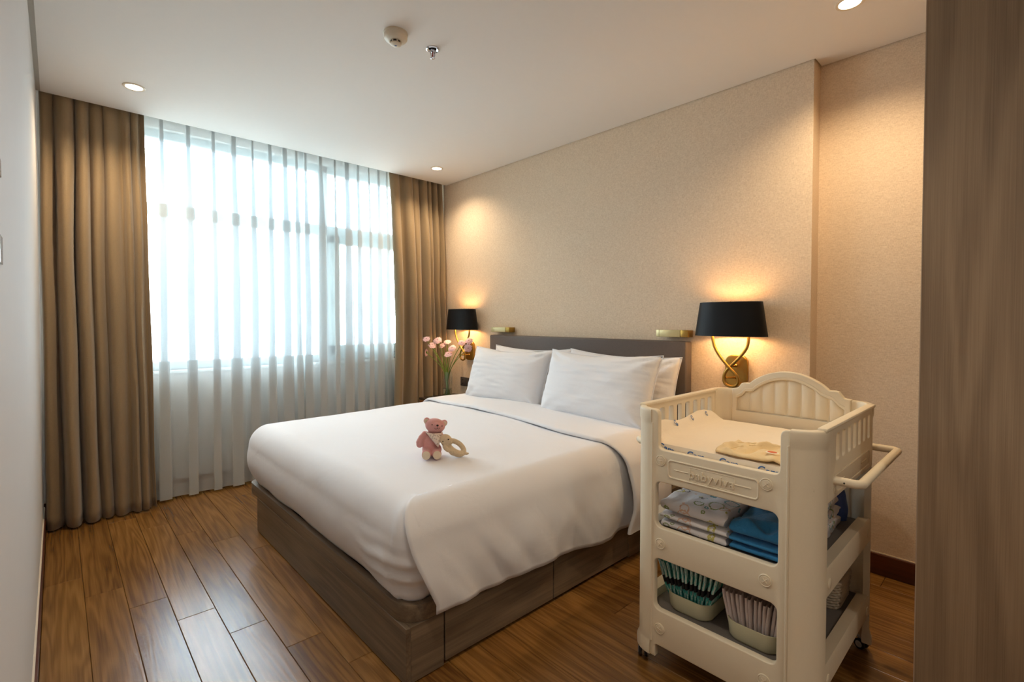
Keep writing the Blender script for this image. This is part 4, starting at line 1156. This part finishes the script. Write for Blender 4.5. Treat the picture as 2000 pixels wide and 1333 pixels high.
b = bmesh.new(); ball(b, (.0275, -.0500, .1530), (.0055, .004, .0042)); bk('nose', b, M_dark)
b = bmesh.new()
tube(b, spline([(.0275, -.0512, .150), (.0268, -.0510, .145), (.0262, -.0500, .1405)], 4), .0007, 6)
tube(b, spline([(.0150, -.0445, .1400), (.0180, -.0475, .1365), (.0222, -.0490, .1365), (.0262, -.0500, .1400), (.0300, -.0490, .1370), (.0345, -.0470, .1375), (.0375, -.0440, .1410)], 4), .0008, 6)
bk('mouth', b, M_dark)
for xx, zz in ((.003, .1545), (.048, .147)):
    b = bmesh.new(); ball(b, (xx, -.0375, zz), (.0026, .0022, .0026), 10); bk('eye', b, M_dark)
# bandana: cloth triangle round the neck, hanging to the bear's left
b = bmesh.new()
def fbn(i, j):
    u = i/16; v = j/12
    a = -1.45+2.9*u
    top = Vector((.012+.041*math.sin(a), .004-.038*math.cos(a), .1165-.004*u))
    tip = Vector((.031, -.0440, .050))
    p = top.lerp(tip, v)
    p.y = p.y-.015*math.sin(PI*min(1, v*1.1))*max(.25, math.cos(a))-.003
    return p
grid(b, 17, 13, fbn); bmesh.ops.remove_doubles(b, verts=b.verts, dist=.0004)
o = bk('bandana', b, M_band, angle=180); s = o.modifiers.new('thickness', 'SOLIDIFY'); s.thickness = .0018
# elephant ring rattle leaning on the bear
an = math.radians(-34)
loc = Matrix.Rotation(an, 3, 'Z') @ Vector((.105, -.032, 0))
rat = root('ring_rattle', (1.265+loc.x, 1.90+loc.y, bz), 'beige knitted animal ring rattle leaning on the pink bear', 'soft toy', None, an)
b = bmesh.new(); RN = 28
ringp = []
for k in range(RN):
    a = 2*PI*k/RN; ca, sa = math.cos(a), math.sin(a)
    # ellipse in a plane facing the viewer, long axis sloping down to the right
    x, z = .043*ca, .0205*sa
    th = -.62
    ringp.append(Vector((.006+x*math.cos(th)-z*math.sin(th), .004+.010*sa, .041+x*math.sin(th)+z*math.cos(th))))
tube(b, ringp, [.0122+.0050*max(0, math.sin(2*PI*k/RN+PI)) for k in range(RN)], 12, closed=True)
ball(b, (-.040, -.005, .079), (.030, .025, .026), rot=Ry(.5)); ball(b, (-.027, -.031, .086), (.0155, .014, .0125))
tube(b, [(-.046, -.012, .055), (-.040, -.020, .042), (-.030, -.024, .034)], [.012, .010, .008], 10); ball(b, (-.030, -.024, .034), .0085)
ball(b, (-.020, -.012, .066), (.012, .006, .007), rot=Ry(.3))
tube(b, [(.044, .0, .016), (.056, -.002, .010), (.066, -.002, .013)], [.008, .006, .005], 10)
ball(b, (.010, -.004, .014), (.034, .014, .0125), rot=Ry(.08))
rb = remesh(b, .0030, 3); zm = min(v.co.z for v in rb.verts)
for v in rb.verts: v.co.z -= zm
mk('knitted_body', rb, M_knit, rat, local=True, angle=180)
b = bmesh.new(); ball(b, (-.0535, -.0268, .0810), (.0026, .002, .0026), 10); mk('eye', b, M_dark, rat, local=True)
b = bmesh.new(); ball(b, (-.019, -.0235, .096), (.0026, .002, .0022), 10); mk('eye', b, M_dark, rat, local=True)
b = bmesh.new(); ball(b, (-.029, -.0425, .0935), (.0042, .003, .0024), 10); mk('snout_tip', b, M_dark, rat, local=True)
